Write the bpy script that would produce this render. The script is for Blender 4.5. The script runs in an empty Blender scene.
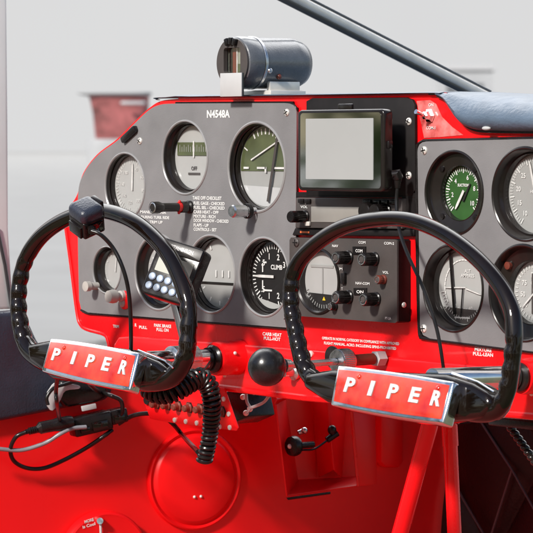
import bpy, bmesh, math, random
from mathutils import Vector, Matrix
random.seed(7)
C = bpy.context.scene.collection
PI = math.pi
# ------------------------------------------------------------------ camera numbers
TH = math.radians(50.5); FPX = 3000.0; DIST = 3.333; HZ = 145.0; CXP = 266.5
c_, s_ = math.cos(TH), math.sin(TH)
RIGHT = Vector((c_, s_, 0)); FWD = Vector((-s_, c_, 0)); UP = Vector((0, 0, 1))
CAM = -FWD * DIST
X1 = Vector((1, 0, 0)); NP = Vector((0, -1, 0))

def ray(px, py):
    return FWD + RIGHT * ((px - CXP) / FPX) + UP * ((HZ - py) / FPX)
def hit(px, py, p0, n):
    d = ray(px, py)
    return CAM + d * ((Vector(p0) - CAM).dot(n) / d.dot(n))
def P(px, py, w=0.0):                       # measured point on a plane w metres in front of the dashboard
    return hit(px, py, (0, -w, 0), NP)
def D(px, py, dep):                         # point at a depth from the viewpoint
    return CAM + ray(px, py) * dep
def mm(px, p):                              # photo pixels -> metres at a point
    return px * (p - CAM).dot(FWD) / FPX

# ------------------------------------------------------------------ materials
def mat(name, col, rough=0.5, metal=0.0, coat=0.0, nscale=0, nvar=0.0, bump=0.0, bscale=400, rvar=0.0, spec=0.5, emit=None, estr=0.0, tint=None):
    m = bpy.data.materials.new(name); m.use_nodes = True
    nt = m.node_tree; b = nt.nodes['Principled BSDF']
    b.inputs['Base Color'].default_value = (*col, 1)
    b.inputs['Roughness'].default_value = rough
    b.inputs['Metallic'].default_value = metal
    b.inputs['Coat Weight'].default_value = coat
    b.inputs['Coat Roughness'].default_value = 0.06
    b.inputs['Specular IOR Level'].default_value = spec
    tc = nt.nodes.new('ShaderNodeTexCoord')
    if nscale:
        n = nt.nodes.new('ShaderNodeTexNoise'); n.inputs['Scale'].default_value = nscale; n.inputs['Detail'].default_value = 6
        nt.links.new(tc.outputs['Object'], n.inputs['Vector'])
        r = nt.nodes.new('ShaderNodeValToRGB'); r.color_ramp.elements[0].position = 0.3; r.color_ramp.elements[1].position = 0.7
        t = tint or col
        r.color_ramp.elements[0].color = (*[max(0, x * (1 - nvar)) for x in t], 1)
        r.color_ramp.elements[1].color = (*[min(1, x * (1 + nvar)) for x in col], 1)
        nt.links.new(n.outputs['Fac'], r.inputs['Fac']); nt.links.new(r.outputs['Color'], b.inputs['Base Color'])
        if rvar:
            mr = nt.nodes.new('ShaderNodeMapRange'); mr.inputs['To Min'].default_value = max(0.02, rough - rvar); mr.inputs['To Max'].default_value = rough + rvar
            n2 = nt.nodes.new('ShaderNodeTexNoise'); n2.inputs['Scale'].default_value = nscale * 2.3; n2.inputs['Detail'].default_value = 8
            nt.links.new(tc.outputs['Object'], n2.inputs['Vector'])
            mr.inputs['From Min'].default_value = 0.3; mr.inputs['From Max'].default_value = 0.7
            nt.links.new(n2.outputs['Fac'], mr.inputs['Value']); nt.links.new(mr.outputs['Result'], b.inputs['Roughness'])
    if bump:
        n = nt.nodes.new('ShaderNodeTexNoise'); n.inputs['Scale'].default_value = bscale; n.inputs['Detail'].default_value = 4
        nt.links.new(tc.outputs['Object'], n.inputs['Vector'])
        bp = nt.nodes.new('ShaderNodeBump'); bp.inputs['Strength'].default_value = bump; bp.inputs['Distance'].default_value = 0.002
        nt.links.new(n.outputs['Fac'], bp.inputs['Height']); nt.links.new(bp.outputs['Normal'], b.inputs['Normal'])
    if emit:
        b.inputs['Emission Color'].default_value = (*emit, 1); b.inputs['Emission Strength'].default_value = estr
    return m
M = {}
M['red'] = mat('red_paint', (0.80, 0.005, 0.008), 0.28, coat=0.25, spec=0.35, nscale=9, nvar=0.07, rvar=0.08, bump=0.06, bscale=22)
M['redwall'] = mat('red_wall_paint', (0.80, 0.005, 0.007), 0.36, coat=0.0, spec=0.38, nscale=6, nvar=0.08, rvar=0.08, bump=0.08, bscale=14)
M['redface'] = mat('red_badge_enamel', (0.62, 0.055, 0.022), 0.24, coat=0.4, nscale=45, nvar=0.12, tint=(.50, .014, .012), rvar=0.08, bump=0.10, bscale=60)
M['grey'] = mat('grey_panel_paint', (0.18, 0.176, 0.179), 0.37, nscale=18, nvar=0.12, bump=0.12, bscale=900, rvar=0.07)
M['cream'] = mat('cream_knob_plastic', (0.40, 0.38, 0.35), 0.35, nscale=60, nvar=0.1)
M['edge'] = mat('grey_rim_enamel', (0.24, 0.235, 0.235), 0.28, coat=0.4, nscale=30, nvar=0.08)
M['black'] = mat('black_plastic', (0.010, 0.008, 0.008), 0.28, spec=0.35, nscale=60, nvar=0.3, rvar=0.08)
M['blackgloss'] = mat('black_gloss_bakelite', (0.007, 0.004, 0.003), 0.06, coat=0.1, spec=0.42, nscale=40, nvar=0.3, rvar=0.03)
M['blackmat'] = mat('black_matte_paint', (0.009, 0.007, 0.007), 0.55, spec=0.25, nscale=60, nvar=0.3, bump=0.05, bscale=900)
M['bezel'] = mat('black_bezel_enamel', (0.013, 0.010, 0.009), 0.24, coat=0.1, spec=0.4, nscale=30, nvar=0.15, rvar=0.02)
M['radio'] = mat('brown_grey_radio_face', (0.062, 0.053, 0.050), 0.42, spec=0.35, nscale=40, nvar=0.12, bump=0.1, bscale=900, rvar=0.06)
M['chrome'] = mat('chrome', (0.78, 0.78, 0.80), 0.12, metal=1.0, nscale=70, nvar=0.08, rvar=0.06)
M['steel'] = mat('brushed_steel', (0.62, 0.62, 0.63), 0.30, metal=1.0, nscale=90, nvar=0.12, rvar=0.1)
M['alu'] = mat('pale_metal', (0.74, 0.71, 0.66), 0.36, metal=0.35, nscale=50, nvar=0.1, rvar=0.08)
M['white'] = mat('white_ink', (0.66, 0.66, 0.64), 0.5)
M['whitepaint'] = mat('white_letter_enamel', (0.60, 0.59, 0.57), 0.3, nscale=150, nvar=0.2)
M['paper'] = mat('white_card', (0.44, 0.44, 0.44), 0.6, nscale=60, nvar=0.04)
M['dialpale'] = mat('pale_dial', (0.37, 0.37, 0.36), 0.45, nscale=30, nvar=0.05)  # pale tone takes in the sky glare on the gauge glass
M['dialgrey'] = mat('grey_dial', (0.30, 0.30, 0.29), 0.45, nscale=30, nvar=0.05)
M['dialblack'] = mat('black_dial', (0.012, 0.010, 0.010), 0.5)
M['dialgreen'] = mat('green_dial', (0.03, 0.095, 0.022), 0.4, nscale=60, nvar=0.15)
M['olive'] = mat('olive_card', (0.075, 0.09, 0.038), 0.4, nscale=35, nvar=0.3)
M['lcd'] = mat('lcd_grey_green', (0.27, 0.28, 0.225), 0.25, nscale=40, nvar=0.05)
M['lcdshade'] = mat('lcd_warm_grey', (0.25, 0.24, 0.22), 0.25, nscale=14, nvar=0.15)
M['blue'] = mat('blue_padded_vinyl', (0.082, 0.117, 0.165), 0.40, nscale=26, nvar=0.14, bump=0.35, bscale=260, rvar=0.06)
M['navy'] = mat('navy_vinyl', (0.022, 0.026, 0.040), 0.34, nscale=30, nvar=0.2, bump=0.3, bscale=420, rvar=0.05)
M['compass'] = mat('slate_hammered_enamel', (0.115, 0.122, 0.135), 0.28, coat=0.4, nscale=60, nvar=0.15, bump=0.12, bscale=500, rvar=0.06)
M['button'] = mat('blue_grey_button', (0.30, 0.38, 0.50), 0.35, nscale=80, nvar=0.08)
M['rubber'] = mat('black_cable_rubber', (0.009, 0.008, 0.008), 0.28, spec=0.4, nscale=90, nvar=0.3)
M['greycable'] = mat('grey_cable', (0.22, 0.22, 0.24), 0.35, nscale=90, nvar=0.1)
M['maroon'] = mat('dark_maroon_vinyl', (0.016, 0.005, 0.005), 0.40, spec=0.3, nscale=25, nvar=0.25, bump=0.3, bscale=350)
M['rust'] = mat('brown_breaker_cap', (0.16, 0.035, 0.022), 0.35, nscale=90, nvar=0.2)
M['yellow'] = mat('yellow_ink', (0.75, 0.5, 0.03), 0.5)
M['orange'] = mat('orange_sticker', (0.75, 0.16, 0.05), 0.4, nscale=60, nvar=0.2)
M['pink'] = mat('worn_pink_paint', (0.70, 0.16, 0.15), 0.3, nscale=60, nvar=0.6, tint=(.7, .02, .02))
M['mirror'] = mat('mirror_glass_border', (0.62, 0.63, 0.60), 0.04, metal=1.0)
M['screen'] = mat('blank_screen', (0.27, 0.275, 0.27), 0.16, nscale=12, nvar=0.04, emit=(0.95, 1.0, 0.97), estr=0.05)  # pale tone and slight glow stand in for reflected sky
M['post'] = mat('pale_post_paint', (0.72, 0.72, 0.71), 0.4, nscale=8, nvar=0.04)
M['postdark'] = mat('dark_grey_bar', (0.030, 0.030, 0.034), 0.28, coat=0.3, nscale=20, nvar=0.2)
M['farred'] = mat('far_red_paint', (0.28, 0.085, 0.085), 0.4, nscale=5, nvar=0.7, tint=(.10, .05, .04))
M['farpale'] = mat('far_pale_paint', (0.36, 0.365, 0.375), 0.5, nscale=2, nvar=0.1)
M['apron'] = mat('pale_concrete', (0.215, 0.215, 0.212), 0.9, nscale=0.6, nvar=0.08, bump=0.1, bscale=30)
def glass_mat():
    m = bpy.data.materials.new('instrument_glass'); m.use_nodes = True; nt = m.node_tree
    for n in list(nt.nodes): nt.nodes.remove(n)
    o = nt.nodes.new('ShaderNodeOutputMaterial'); mx = nt.nodes.new('ShaderNodeMixShader'); fr = nt.nodes.new('ShaderNodeFresnel')
    ge = nt.nodes.new('ShaderNodeNewGeometry'); ir = nt.nodes.new('ShaderNodeMapRange'); ir.inputs['To Min'].default_value = 1.5; ir.inputs['To Max'].default_value = 1 / 1.5   # a thin pane: the same reflection from both sides
    nt.links.new(ge.outputs['Backfacing'], ir.inputs['Value']); nt.links.new(ir.outputs[0], fr.inputs['IOR'])
    t = nt.nodes.new('ShaderNodeBsdfTransparent'); g = nt.nodes.new('ShaderNodeBsdfGlossy'); g.inputs['Roughness'].default_value = 0.02
    nt.links.new(fr.outputs[0], mx.inputs[0]); nt.links.new(t.outputs[0], mx.inputs[1]); nt.links.new(g.outputs[0], mx.inputs[2]); nt.links.new(mx.outputs[0], o.inputs[0])
    return m
M['glass'] = glass_mat()

# ------------------------------------------------------------------ mesh helpers
def frame(o, x, y):                          # local x, y, normal -> world
    x = Vector(x).normalized(); z = x.cross(Vector(y)).normalized(); y = z.cross(x)
    m = Matrix.Identity(4)
    for i, v in enumerate((x, y, z)):
        for k in range(3): m[k][i] = v[k]
    for k in range(3): m[k][3] = o[k]
    return m
def pf(p, w=0):                              # frame on the dashboard: x right, y up, z towards the pilot
    return frame(Vector(p) + NP * w, X1, UP)
class B:
    def __init__(self): self.bm = bmesh.new()
    def _merge(self, t, Mx=None, bevel=0, seg=2, ang=30):
        if bevel:
            bmesh.ops.recalc_face_normals(t, faces=list(t.faces)); t.normal_update()
            es = [e for e in t.edges if len(e.link_faces) == 2 and e.calc_face_angle(0) > math.radians(ang)]
            bmesh.ops.bevel(t, geom=es, offset=bevel, segments=seg, profile=0.5, affect='EDGES', clamp_overlap=True)
        if Mx is not None: t.transform(Mx)
        me = bpy.data.meshes.new('tmp'); t.to_mesh(me); t.free(); self.bm.from_mesh(me); bpy.data.meshes.remove(me); return self
    def box(self, Mx, x0, x1, y0, y1, z0, z1, bevel=0, seg=2):
        t = bmesh.new(); v = [t.verts.new((x, y, z)) for z in (z0, z1) for y in (y0, y1) for x in (x0, x1)]
        for f in ((0, 2, 3, 1), (4, 5, 7, 6), (0, 1, 5, 4), (2, 6, 7, 3), (0, 4, 6, 2), (1, 3, 7, 5)): t.faces.new([v[i] for i in f])
        return self._merge(t, Mx, bevel, seg)
    def lathe(self, Mx, prof, n=56, a0=0, a1=2 * PI):  # prof: (r, h), axis = local z
        t = bmesh.new(); full = abs(a1 - a0 - 2 * PI) < 1e-6; rows = []
        for r, h in prof:
            if r < 1e-7: rows.append([t.verts.new((0, 0, h))])
            else: rows.append([t.verts.new((r * math.cos(a0 + (a1 - a0) * i / n), r * math.sin(a0 + (a1 - a0) * i / n), h)) for i in range(n if full else n + 1)])
        for a, b in zip(rows, rows[1:]):
            m = n if full else n
            for i in range(m):
                j = (i + 1) % n if full else i + 1
                q = [a[0] if len(a) == 1 else a[i], a[0] if len(a) == 1 else a[j], b[0] if len(b) == 1 else b[j], b[0] if len(b) == 1 else b[i]]
                u = []
                for x in q:
                    if x not in u: u.append(x)
                if len(u) > 2: t.faces.new(u)
        return self._merge(t, Mx)
    def tube(self, pts, r, n=12, off=None):
        t = bmesh.new(); pts = [Vector(p) for p in pts]; N = len(pts); prev = None; rows = []
        for i, p in enumerate(pts):
            d = (pts[min(i + 1, N - 1)] - pts[max(i - 1, 0)]).normalized()
            if prev is None:
                a = d.orthogonal().normalized()
            else:
                a = (prev - d * prev.dot(d)).normalized()
            prev = a; b = d.cross(a); rr = r[i] if isinstance(r, (list, tuple)) else r
            rows.append([t.verts.new(p + (a * math.cos(2 * PI * k / n) + b * math.sin(2 * PI * k / n)) * rr) for k in range(n)])
        for x, y in zip(rows, rows[1:]):
            for k in range(n): t.faces.new((x[k], x[(k + 1) % n], y[(k + 1) % n], y[k]))
        t.faces.new(rows[0][::-1]); t.faces.new(rows[-1])
        return self._merge(t)
    def prism(self, Mx, poly, z0, z1, bevel=0, seg=2, holes=()):
        t = bmesh.new()
        if holes:
            es = []
            for lp in (poly, *holes):
                vs = [t.verts.new((x, y, z1)) for x, y in lp]
                es += [t.edges.new((vs[i], vs[(i + 1) % len(vs)])) for i in range(len(vs))]
            bmesh.ops.triangle_fill(t, use_beauty=True, use_dissolve=False, edges=es)
            fs = list(t.faces); bmesh.ops.recalc_face_normals(t, faces=fs)
            if fs[0].normal.z < 0: bmesh.ops.reverse_faces(t, faces=fs)
            r = bmesh.ops.extrude_face_region(t, geom=fs)
            top = [g for g in r['geom'] if isinstance(g, bmesh.types.BMVert)]
            # the extruded copy is the front; push the original back
            for v in t.verts:
                if v not in set(top): pass
            ts = set(top)
            for v in t.verts: v.co.z = z1 if v in ts else z0
            bmesh.ops.recalc_face_normals(t, faces=list(t.faces))
        else:
            a = [t.verts.new((x, y, z0)) for x, y in poly]; b = [t.verts.new((x, y, z1)) for x, y in poly]; n = len(poly)
            t.faces.new(a[::-1]); t.faces.new(b)
            for i in range(n): t.faces.new((a[i], a[(i + 1) % n], b[(i + 1) % n], b[i]))
            bmesh.ops.recalc_face_normals(t, faces=list(t.faces))
        return self._merge(t, Mx, bevel, seg)
    def ball(self, Mx, r, sx=1, sy=1, sz=1):
        t = bmesh.new(); bmesh.ops.create_uvsphere(t, u_segments=24, v_segments=14, radius=r)
        bmesh.ops.scale(t, vec=(sx, sy, sz), verts=t.verts); return self._merge(t, Mx)
    def quad(self, Mx, x0, x1, y0, y1, z=0):
        t = bmesh.new(); t.faces.new([t.verts.new(p) for p in ((x0, y0, z), (x1, y0, z), (x1, y1, z), (x0, y1, z))]); return self._merge(t, Mx)
    def poly(self, Mx, pts, z=0):
        t = bmesh.new(); f = t.faces.new([t.verts.new((x, y, z)) for x, y in pts]); f.normal_update()
        if f.normal.z < 0: f.normal_flip()
        return self._merge(t, Mx)
    def text(self, Mx, s, h, width=None, bold=0.0, ext=0.0, align='CENTER'):   # h = cap height, one block, centred
        cu = bpy.data.curves.new('t', 'FONT'); cu.body = s; cu.size = 1; cu.align_x = align; cu.align_y = 'CENTER'
        cu.offset = bold; cu.resolution_u = 3; cu.extrude = ext / h * 0.7 if ext else 0; cu.space_line = 0.95
        o = bpy.data.objects.new('t', cu); C.objects.link(o); bpy.context.view_layer.update()
        me = bpy.data.meshes.new_from_object(o.evaluated_get(bpy.context.evaluated_depsgraph_get()))
        bpy.data.objects.remove(o); bpy.data.curves.remove(cu)
        t = bmesh.new(); t.from_mesh(me); bpy.data.meshes.remove(me)
        if t.verts:
            xs = [v.co.x for v in t.verts]; k = h / 0.7; kx = k if width is None else width / max(1e-6, max(xs) - min(xs))
            for v in t.verts: v.co = Vector((v.co.x * kx, v.co.y * k, v.co.z * k))
        return self._merge(t, Mx)

LOC = {}
def obj(name, b, m, parent=None, ang=32, label=None):
    bm = b.bm if isinstance(b, B) else b
    me = bpy.data.meshes.new(name)
    off = LOC.get(parent.name, Vector()) if parent else Vector()
    if parent: bmesh.ops.translate(bm, vec=-off, verts=bm.verts)
    bm.to_mesh(me); bm.free(); me.materials.append(M[m] if isinstance(m, str) else m)
    me.shade_smooth(); me.set_sharp_from_angle(angle=math.radians(ang))
    o = bpy.data.objects.new(name, me); C.objects.link(o)
    if parent: o.parent = parent; LOC[o.name] = off
    if label: o['label'] = label
    return o
def tag(o, label=None, cat=None, group=None, kind=None):
    if label: o['label'] = label
    if cat: o['category'] = cat
    if group: o['group'] = group
    if kind: o['kind'] = kind
    return o
def thing(name, label, cat, loc, group=None):
    o = bpy.data.objects.new(name, None); C.objects.link(o); o.location = loc; o.empty_display_size = 0.02
    LOC[o.name] = Vector(loc); return tag(o, label, cat, group)
def spline(pts, n=10):
    pts = [Vector(p) for p in pts]; out = []
    q = [pts[0] * 2 - pts[1]] + pts + [pts[-1] * 2 - pts[-2]]
    for i in range(1, len(q) - 2):
        a, b, c, d = q[i - 1:i + 3]
        for k in range(n):
            t = k / n
            out.append(0.5 * ((2 * b) + (c - a) * t + (2 * a - 5 * b + 4 * c - d) * t * t + (3 * b - a - 3 * c + d) * t ** 3))
    out.append(pts[-1]); return out
def sp2(pts, n=6): return [(v.x, v.y) for v in spline([Vector((a, b, 0)) for a, b in pts], n)]
def xz(pxs, w=0): return [(lambda p: (p.x, p.z))(P(a, b, w)) for a, b in pxs]
def circ(cx, cy, r, n=48): return [(cx + r * math.cos(2 * PI * i / n), cy + r * math.sin(2 * PI * i / n)) for i in range(n)]
def rrect(x0, x1, y0, y1, r, n=6):
    out = []
    for cx, cy, a in ((x1 - r, y1 - r, 0), (x0 + r, y1 - r, 90), (x0 + r, y0 + r, 180), (x1 - r, y0 + r, 270)):
        for i in range(n + 1):
            t = math.radians(a + 90 * i / n); out.append((cx + r * math.cos(t), cy + r * math.sin(t)))
    return out
O0 = pf((0, 0, 0))                            # dashboard frame at the origin
def screw(parent, px, py, w, r=0.0042, m='alu'):
    p = P(px, py, w); b = B(); b.lathe(pf(p), [(0, r * .55), (r * .5, r * .5), (r * .9, r * .25), (r, 0), (r, -0.001)], 20)
    o = obj('screw', b, m, parent)
    b = B(); a = random.uniform(0, PI); Mx = pf(p) @ Matrix.Rotation(a, 4, 'Z')
    b.box(Mx, -r * .7, r * .7, -r * .12, r * .12, r * .45, r * .58); b.box(Mx, -r * .12, r * .12, -r * .7, r * .7, r * .455, r * .585)
    obj('slot', b, 'black', o)

# ================================================================== SETTING
def arc_sheet():
    b = B(); t = bmesh.new(); R = 600; n = 64; cols = []
    for i in range(n + 1):
        a = math.radians(50.5 + 90 - 80 + 160 * i / n)
        cols.append([t.verts.new((R * math.cos(a) * math.cos(math.radians(e)), R * math.sin(a) * math.cos(math.radians(e)), R * math.sin(math.radians(e)) - 1.0)) for e in range(-2, 90, 7)])
    for a, bb in zip(cols, cols[1:]):
        for k in range(len(a) - 1): t.faces.new((a[k], bb[k], bb[k + 1], a[k + 1]))
    b._merge(t); return b
SKY_E = 0.375
skym = bpy.data.materials.new('overcast_sky'); skym.use_nodes = True
nt = skym.node_tree
for n in list(nt.nodes): nt.nodes.remove(n)
o_ = nt.nodes.new('ShaderNodeOutputMaterial'); em = nt.nodes.new('ShaderNodeEmission'); tc = nt.nodes.new('ShaderNodeTexCoord')
nz = nt.nodes.new('ShaderNodeTexNoise'); nz.inputs['Scale'].default_value = 0.012; nz.inputs['Detail'].default_value = 3
rp = nt.nodes.new('ShaderNodeValToRGB'); rp.color_ramp.elements[0].color = (0.93, 0.93, 0.94, 1); rp.color_ramp.elements[1].color = (1.04, 1.04, 1.04, 1)
nt.links.new(tc.outputs['Object'], nz.inputs['Vector']); nt.links.new(nz.outputs['Fac'], rp.inputs['Fac']); 
ge = nt.nodes.new('ShaderNodeNewGeometry'); sx_ = nt.nodes.new('ShaderNodeSeparateXYZ'); r2_ = nt.nodes.new('ShaderNodeMapRange'); r2_.interpolation_type = 'SMOOTHSTEP'
nt.links.new(ge.outputs['Position'], sx_.inputs[0]); nt.links.new(sx_.outputs['Z'], r2_.inputs['Value'])
r2_.inputs['From Min'].default_value = 60; r2_.inputs['From Max'].default_value = 480; r2_.inputs['To Min'].default_value = 1.0; r2_.inputs['To Max'].default_value = 7.5   # overhead part, out of view, boosted to brighten the wheel tops
vm = nt.nodes.new('ShaderNodeVectorMath'); vm.operation = 'SCALE'; nt.links.new(rp.outputs['Color'], vm.inputs[0]); nt.links.new(r2_.outputs[0], vm.inputs['Scale']); nt.links.new(vm.outputs[0], em.inputs['Color'])
em.inputs['Strength'].default_value = SKY_E; dp = nt.nodes.new('ShaderNodeVectorMath'); dp.operation = 'NORMALIZE'; d2 = nt.nodes.new('ShaderNodeVectorMath'); d2.operation = 'DOT_PRODUCT'; d2.inputs[1].default_value = FWD   # the dome fades out towards its open side to soften its edge
mr_ = nt.nodes.new('ShaderNodeMapRange'); mr_.interpolation_type = 'SMOOTHSTEP'; mr_.inputs['From Min'].default_value = .18; mr_.inputs['From Max'].default_value = .65
tr_ = nt.nodes.new('ShaderNodeBsdfTransparent'); mx_ = nt.nodes.new('ShaderNodeMixShader')
nt.links.new(tc.outputs['Object'], dp.inputs[0]); nt.links.new(dp.outputs[0], d2.inputs[0]); nt.links.new(d2.outputs['Value'], mr_.inputs['Value']); nt.links.new(mr_.outputs[0], mx_.inputs[0])
nt.links.new(tr_.outputs[0], mx_.inputs[1]); nt.links.new(em.outputs[0], mx_.inputs[2]); nt.links.new(mx_.outputs[0], o_.inputs[0])
tag(obj('sky', arc_sheet(), skym), kind='structure')
M['grass'] = mat('short_dry_grass', (.07, .075, .035), .95, nscale=.8, nvar=.3, bump=.5, bscale=20)  # unseen grass, added dark to cut ground bounce and rim reflections
b = B(); b.quad(None, -900, 900, -900, 900, -1.454); tag(obj('ground', b, 'grass'), kind='structure')
b = B(); b.quad(frame(FWD * 1.2, RIGHT, FWD), -700, 700, 0, 700, -1.45); tag(obj('apron', b, 'apron'), kind='structure')

# ================================================================== DASHBOARD
dash = thing('instrument_panel', 'red aircraft dashboard with two grey gauge plates below the blue padded cover', 'instrument panel', P(266, 330))
left_out = sp2([(79, 300), (78, 250), (78, 195), (84, 173), (98, 155), (118, 140), (134, 124), (149, 110), (161, 104.5), (176, 103.5)], 5)
left_out += [(284, 103), (289, 103.4), (293, 105), (295.6, 108.2), (296.4, 112), (296.5, 118), (295, 326), (292, 328)]
left_out += [(180, 319.5), (100, 313.5), (88, 312.5), (81, 309)]
red_out = sp2([(65, 222), (71, 206), (77.8, 193), (83.3, 173), (97.3, 154.3), (117, 139.2), (133, 123.2), (148.6, 108.6), (161, 101), (180, 98.5)], 5)
red_out += [(300, 97), (435, 95)] + sp2([(440, 96.5), (449, 102), (459, 115), (468, 126), (478, 131), (492, 132.5), (520, 133)], 5)[0:] + [(590, 134), (590, 424), (533, 415), (305, 396.5), (205, 384), (114, 374), (110, 352), (108, 340), (104, 334), (86, 329.5), (80, 325), (77, 312)]
right_out = [(431, 141.2), (588, 137.3), (588, 357.5), (533, 351.5), (430, 338.5), (423, 335), (420, 327), (417.5, 152), (417.9, 148), (419.4, 144.6), (422.2, 142.4), (426, 141.5)]
def inset(poly, d):
    cx = sum(p[0] for p in poly) / len(poly); cy = sum(p[1] for p in poly) / len(poly)
    out = []
    for x, y in poly:
        l = math.hypot(x - cx, y - cy); out.append((x - (x - cx) / l * d, y - (y - cy) / l * d))
    return out
b = B(); b.prism(O0, xz(red_out), -0.002, 0.0, holes=[xz(inset(left_out, 9)), xz([(min(x, 580), y) for x, y in inset(right_out, 9)])])
redp = obj('dashboard_sheet', b, 'red', dash)
# red flange along the left end of the sheet, bent forward
b = B(); e = [P(x, y, 0) for x, y in ((62, 222), (75, 312), (79, 325))] ; 
fl = [P(x, y, 0.0005) for x, y in ((65, 222), (71, 265), (77, 312), (80.5, 324.5), (87, 329.5), (104, 334.5), (108, 341), (110, 352), (113, 373))]
b.tube(spline(fl, 5), 0.0022, 10); obj('rolled_edge', b, 'red', dash)
b = B(); fl2 = [P(x, y, 0.0) for x, y in ((180, 98.3), (300, 96.8), (435, 94.8), (441, 96.5), (450, 102), (460, 115), (469, 126), (479, 131), (493, 132.6), (590, 134))]
b.tube(spline(fl2, 6), 0.0024, 10); obj('rolled_edge', b, 'red', dash)

GA = {}   # gauge cut-outs: (px, py, r px)
GA['speed'] = (125, 186, 32.5); GA['clock'] = (185, 157.5, 36); GA['att'] = (256.5, 167, 44)
GA['small'] = (107, 270, 23); GA['head'] = (158, 272, 37); GA['turn'] = (211, 274, 38); GA['climb'] = (264, 277, 38.5)
GA['green'] = (454, 193, 41); GA['tach'] = (525, 194, 45.5); GA['suct'] = (453, 288, 42.5); GA['oil'] = (523, 293, 47)
WP = 0.004
def gcirc(k, grow=0.0):
    px, py, r = GA[k]; p = P(px, py, WP); return circ(p.x, p.z, mm(r, p) + grow)
b = B(); b.prism(O0, xz(left_out, WP), 0.0008, WP, holes=[gcirc(k) for k in ('speed', 'clock', 'att', 'small', 'head', 'turn', 'climb')])
plL = obj('gauge_plate', b, 'grey', dash, label='grey gauge plate with rounded left shoulder')
b = B(); b.prism(O0, xz(right_out, WP), 0.0008, WP, holes=[gcirc(k) for k in ('green', 'tach', 'suct', 'oil')])
plR = obj('gauge_plate', b, 'grey', dash, label='grey gauge plate at the right end of the dashboard')
# dark plate edges (rubber edging round each grey plate)
b = B(); b.tube([P(x, y, 0.0022) for x, y in right_out[1:] + right_out[:1]][:0] or spline([P(x, y, 0.002) for x, y in ((600, 137.2), (520, 138.8), (431, 140.9), (426, 141.1), (422, 142), (419, 144.3), (417.5, 148), (417.1, 152), (417.5, 240), (419.5, 327), (422.5, 335.5), (430, 339), (533, 352), (600, 360))], 6), 0.0022, 8)
obj('edging', b, 'black', plR)
b = B(); b.tube(spline([P(x, y, 0.002) for x, y in ((296.8, 240), (297.1, 118), (297, 112), (296, 107.6), (293.4, 104.4), (289, 102.8), (284, 102.4), (176, 102.9))], 6), 0.0013, 8)
b.tube(spline([P(x, y, 0.0015) for x, y in ((81, 310), (88, 313.2), (100, 314.2), (180, 320.2), (292, 329))], 4), 0.0016, 8)
obj('edging', b, 'black', plL)
for x, y in ((140, 141), (287, 112.5), (287, 318)): screw(plL, x, y, WP)
for x, y in ((424.5, 150.5), (424, 328.5)): screw(plR, x, y, WP, 0.0045)
# lower red apron of the dashboard
low = [(132, 336), (300, 349), (420, 360), (590, 377), (590, 424), (533, 415.5), (305, 397), (205, 384.5), (116, 374), (113, 345), (118, 337)]
b = B(); b.prism(O0, xz(low, .006), 0.0003, 0.006, bevel=0.003, seg=3); lowp = obj('lower_apron', b, 'red', dash)
b = B(); b.tube([P(x, y, 0.004) for x, y in ((116, 374.5), (205, 385), (305, 397.5), (533, 416), (590, 424))], 0.004, 10); obj('bottom_lip', b, 'red', dash)
# placards
def placard(s, px, py, hpx, wpx, w, parent, bold=0.02, align='CENTER', m='white', kind='placard'):
    p = P(px, py, w); b = B(); wm = (P(px + wpx / 2, py, w) - P(px - wpx / 2, py, w)).length
    # keep rows following the dashboard's own horizontal
    b.text(pf(p), s, mm(hpx, p), wm, bold, 0, align); return obj(kind, b, m, parent)
placard('N4548A', 218, 114.3, 7.2, 23, WP + .0004, plL, 0.035)
placard('TAKE OFF CHECKLIST', 207, 198.3, 3.3, 29, WP + .0004, plL, .03)
for i, (s, w_) in enumerate((('FUEL GAGE - CHECKED', 31), ('FUEL SEL - CHECKED', 31), ('CARB HEAT - OFF', 25), ('MIXTURE - RICH', 22), ('DOOR WINDOW - CHECKED', 35), ('FLAPS - UP', 15), ('CONTROLS - SET', 23))):
    placard(s, 193.5 + w_ / 2, 203.6 + i * 4.35, 3.0, w_, WP + .0004, plL, .03)
placard('MANEUVER AIR', 153, 212.3, 2.7, 26, WP + .0004, plL, .03); placard('DURING TURB. RIDE', 155, 217.5, 2.7, 28, WP + .0004, plL, .03); placard('TRIM UP', 156, 222.3, 2.7, 13, WP + .0004, plL, .03)
placard('CARB HEAT\nPULL-HOT', 272, 336.8, 3.2, 19, .0006, redp, .03)
placard('OPERATE IN NORMAL CATEGORY IN COMPLIANCE WITH APPROVED', 360, 341, 2.6, 77, .0006, redp, .03)
placard('FLIGHT MANUAL. ACRO. INCLUDING SPINS-PROHIBITED', 359.5, 345.8, 2.6, 72, .0006, redp, .03)
placard('MIXTURE\nPULL-LEAN', 483, 352.3, 3.3, 20, .0006, redp, .03)
placard('PARK BRAKE\nPULL ON', 162.5, 328, 3.0, 17, .0006, redp, .03)
placard('TRIM', 116, 326.5, 2.8, 6, .0006, redp, .03); placard('L  R', 134, 325, 3, 5, .0006, redp, .03); placard('PULL', 143, 327.5, 2.8, 8, .0006, redp, .03)
# upper right corner: worn red patch with a toggle switch
b = B(); b.prism(O0, xz([(416.5, 101), (430, 100), (436, 104), (442, 117), (452, 127), (463, 135), (440, 137), (424, 138)], .0006), 0.0001, 0.0006); obj('worn_patch', b, 'pink', redp)
p = P(430, 115.5, 0.001); b = B(); b.lathe(pf(p), [(0.0075, 0), (0.0075, .002), (.005, .0035), (.0045, .008), (.0028, .009), (0, .009)], 6); b.tube([p + NP * .008, p + NP * .02 + UP * .004], [.0018, .0026], 10)
tg = obj('toggle_switch', b, 'chrome', dash)
placard('COM-1', 431, 128, 3, 9, .0014, redp, .02); placard('ON', 431, 105, 3, 5, .0014, redp, .02)
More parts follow.
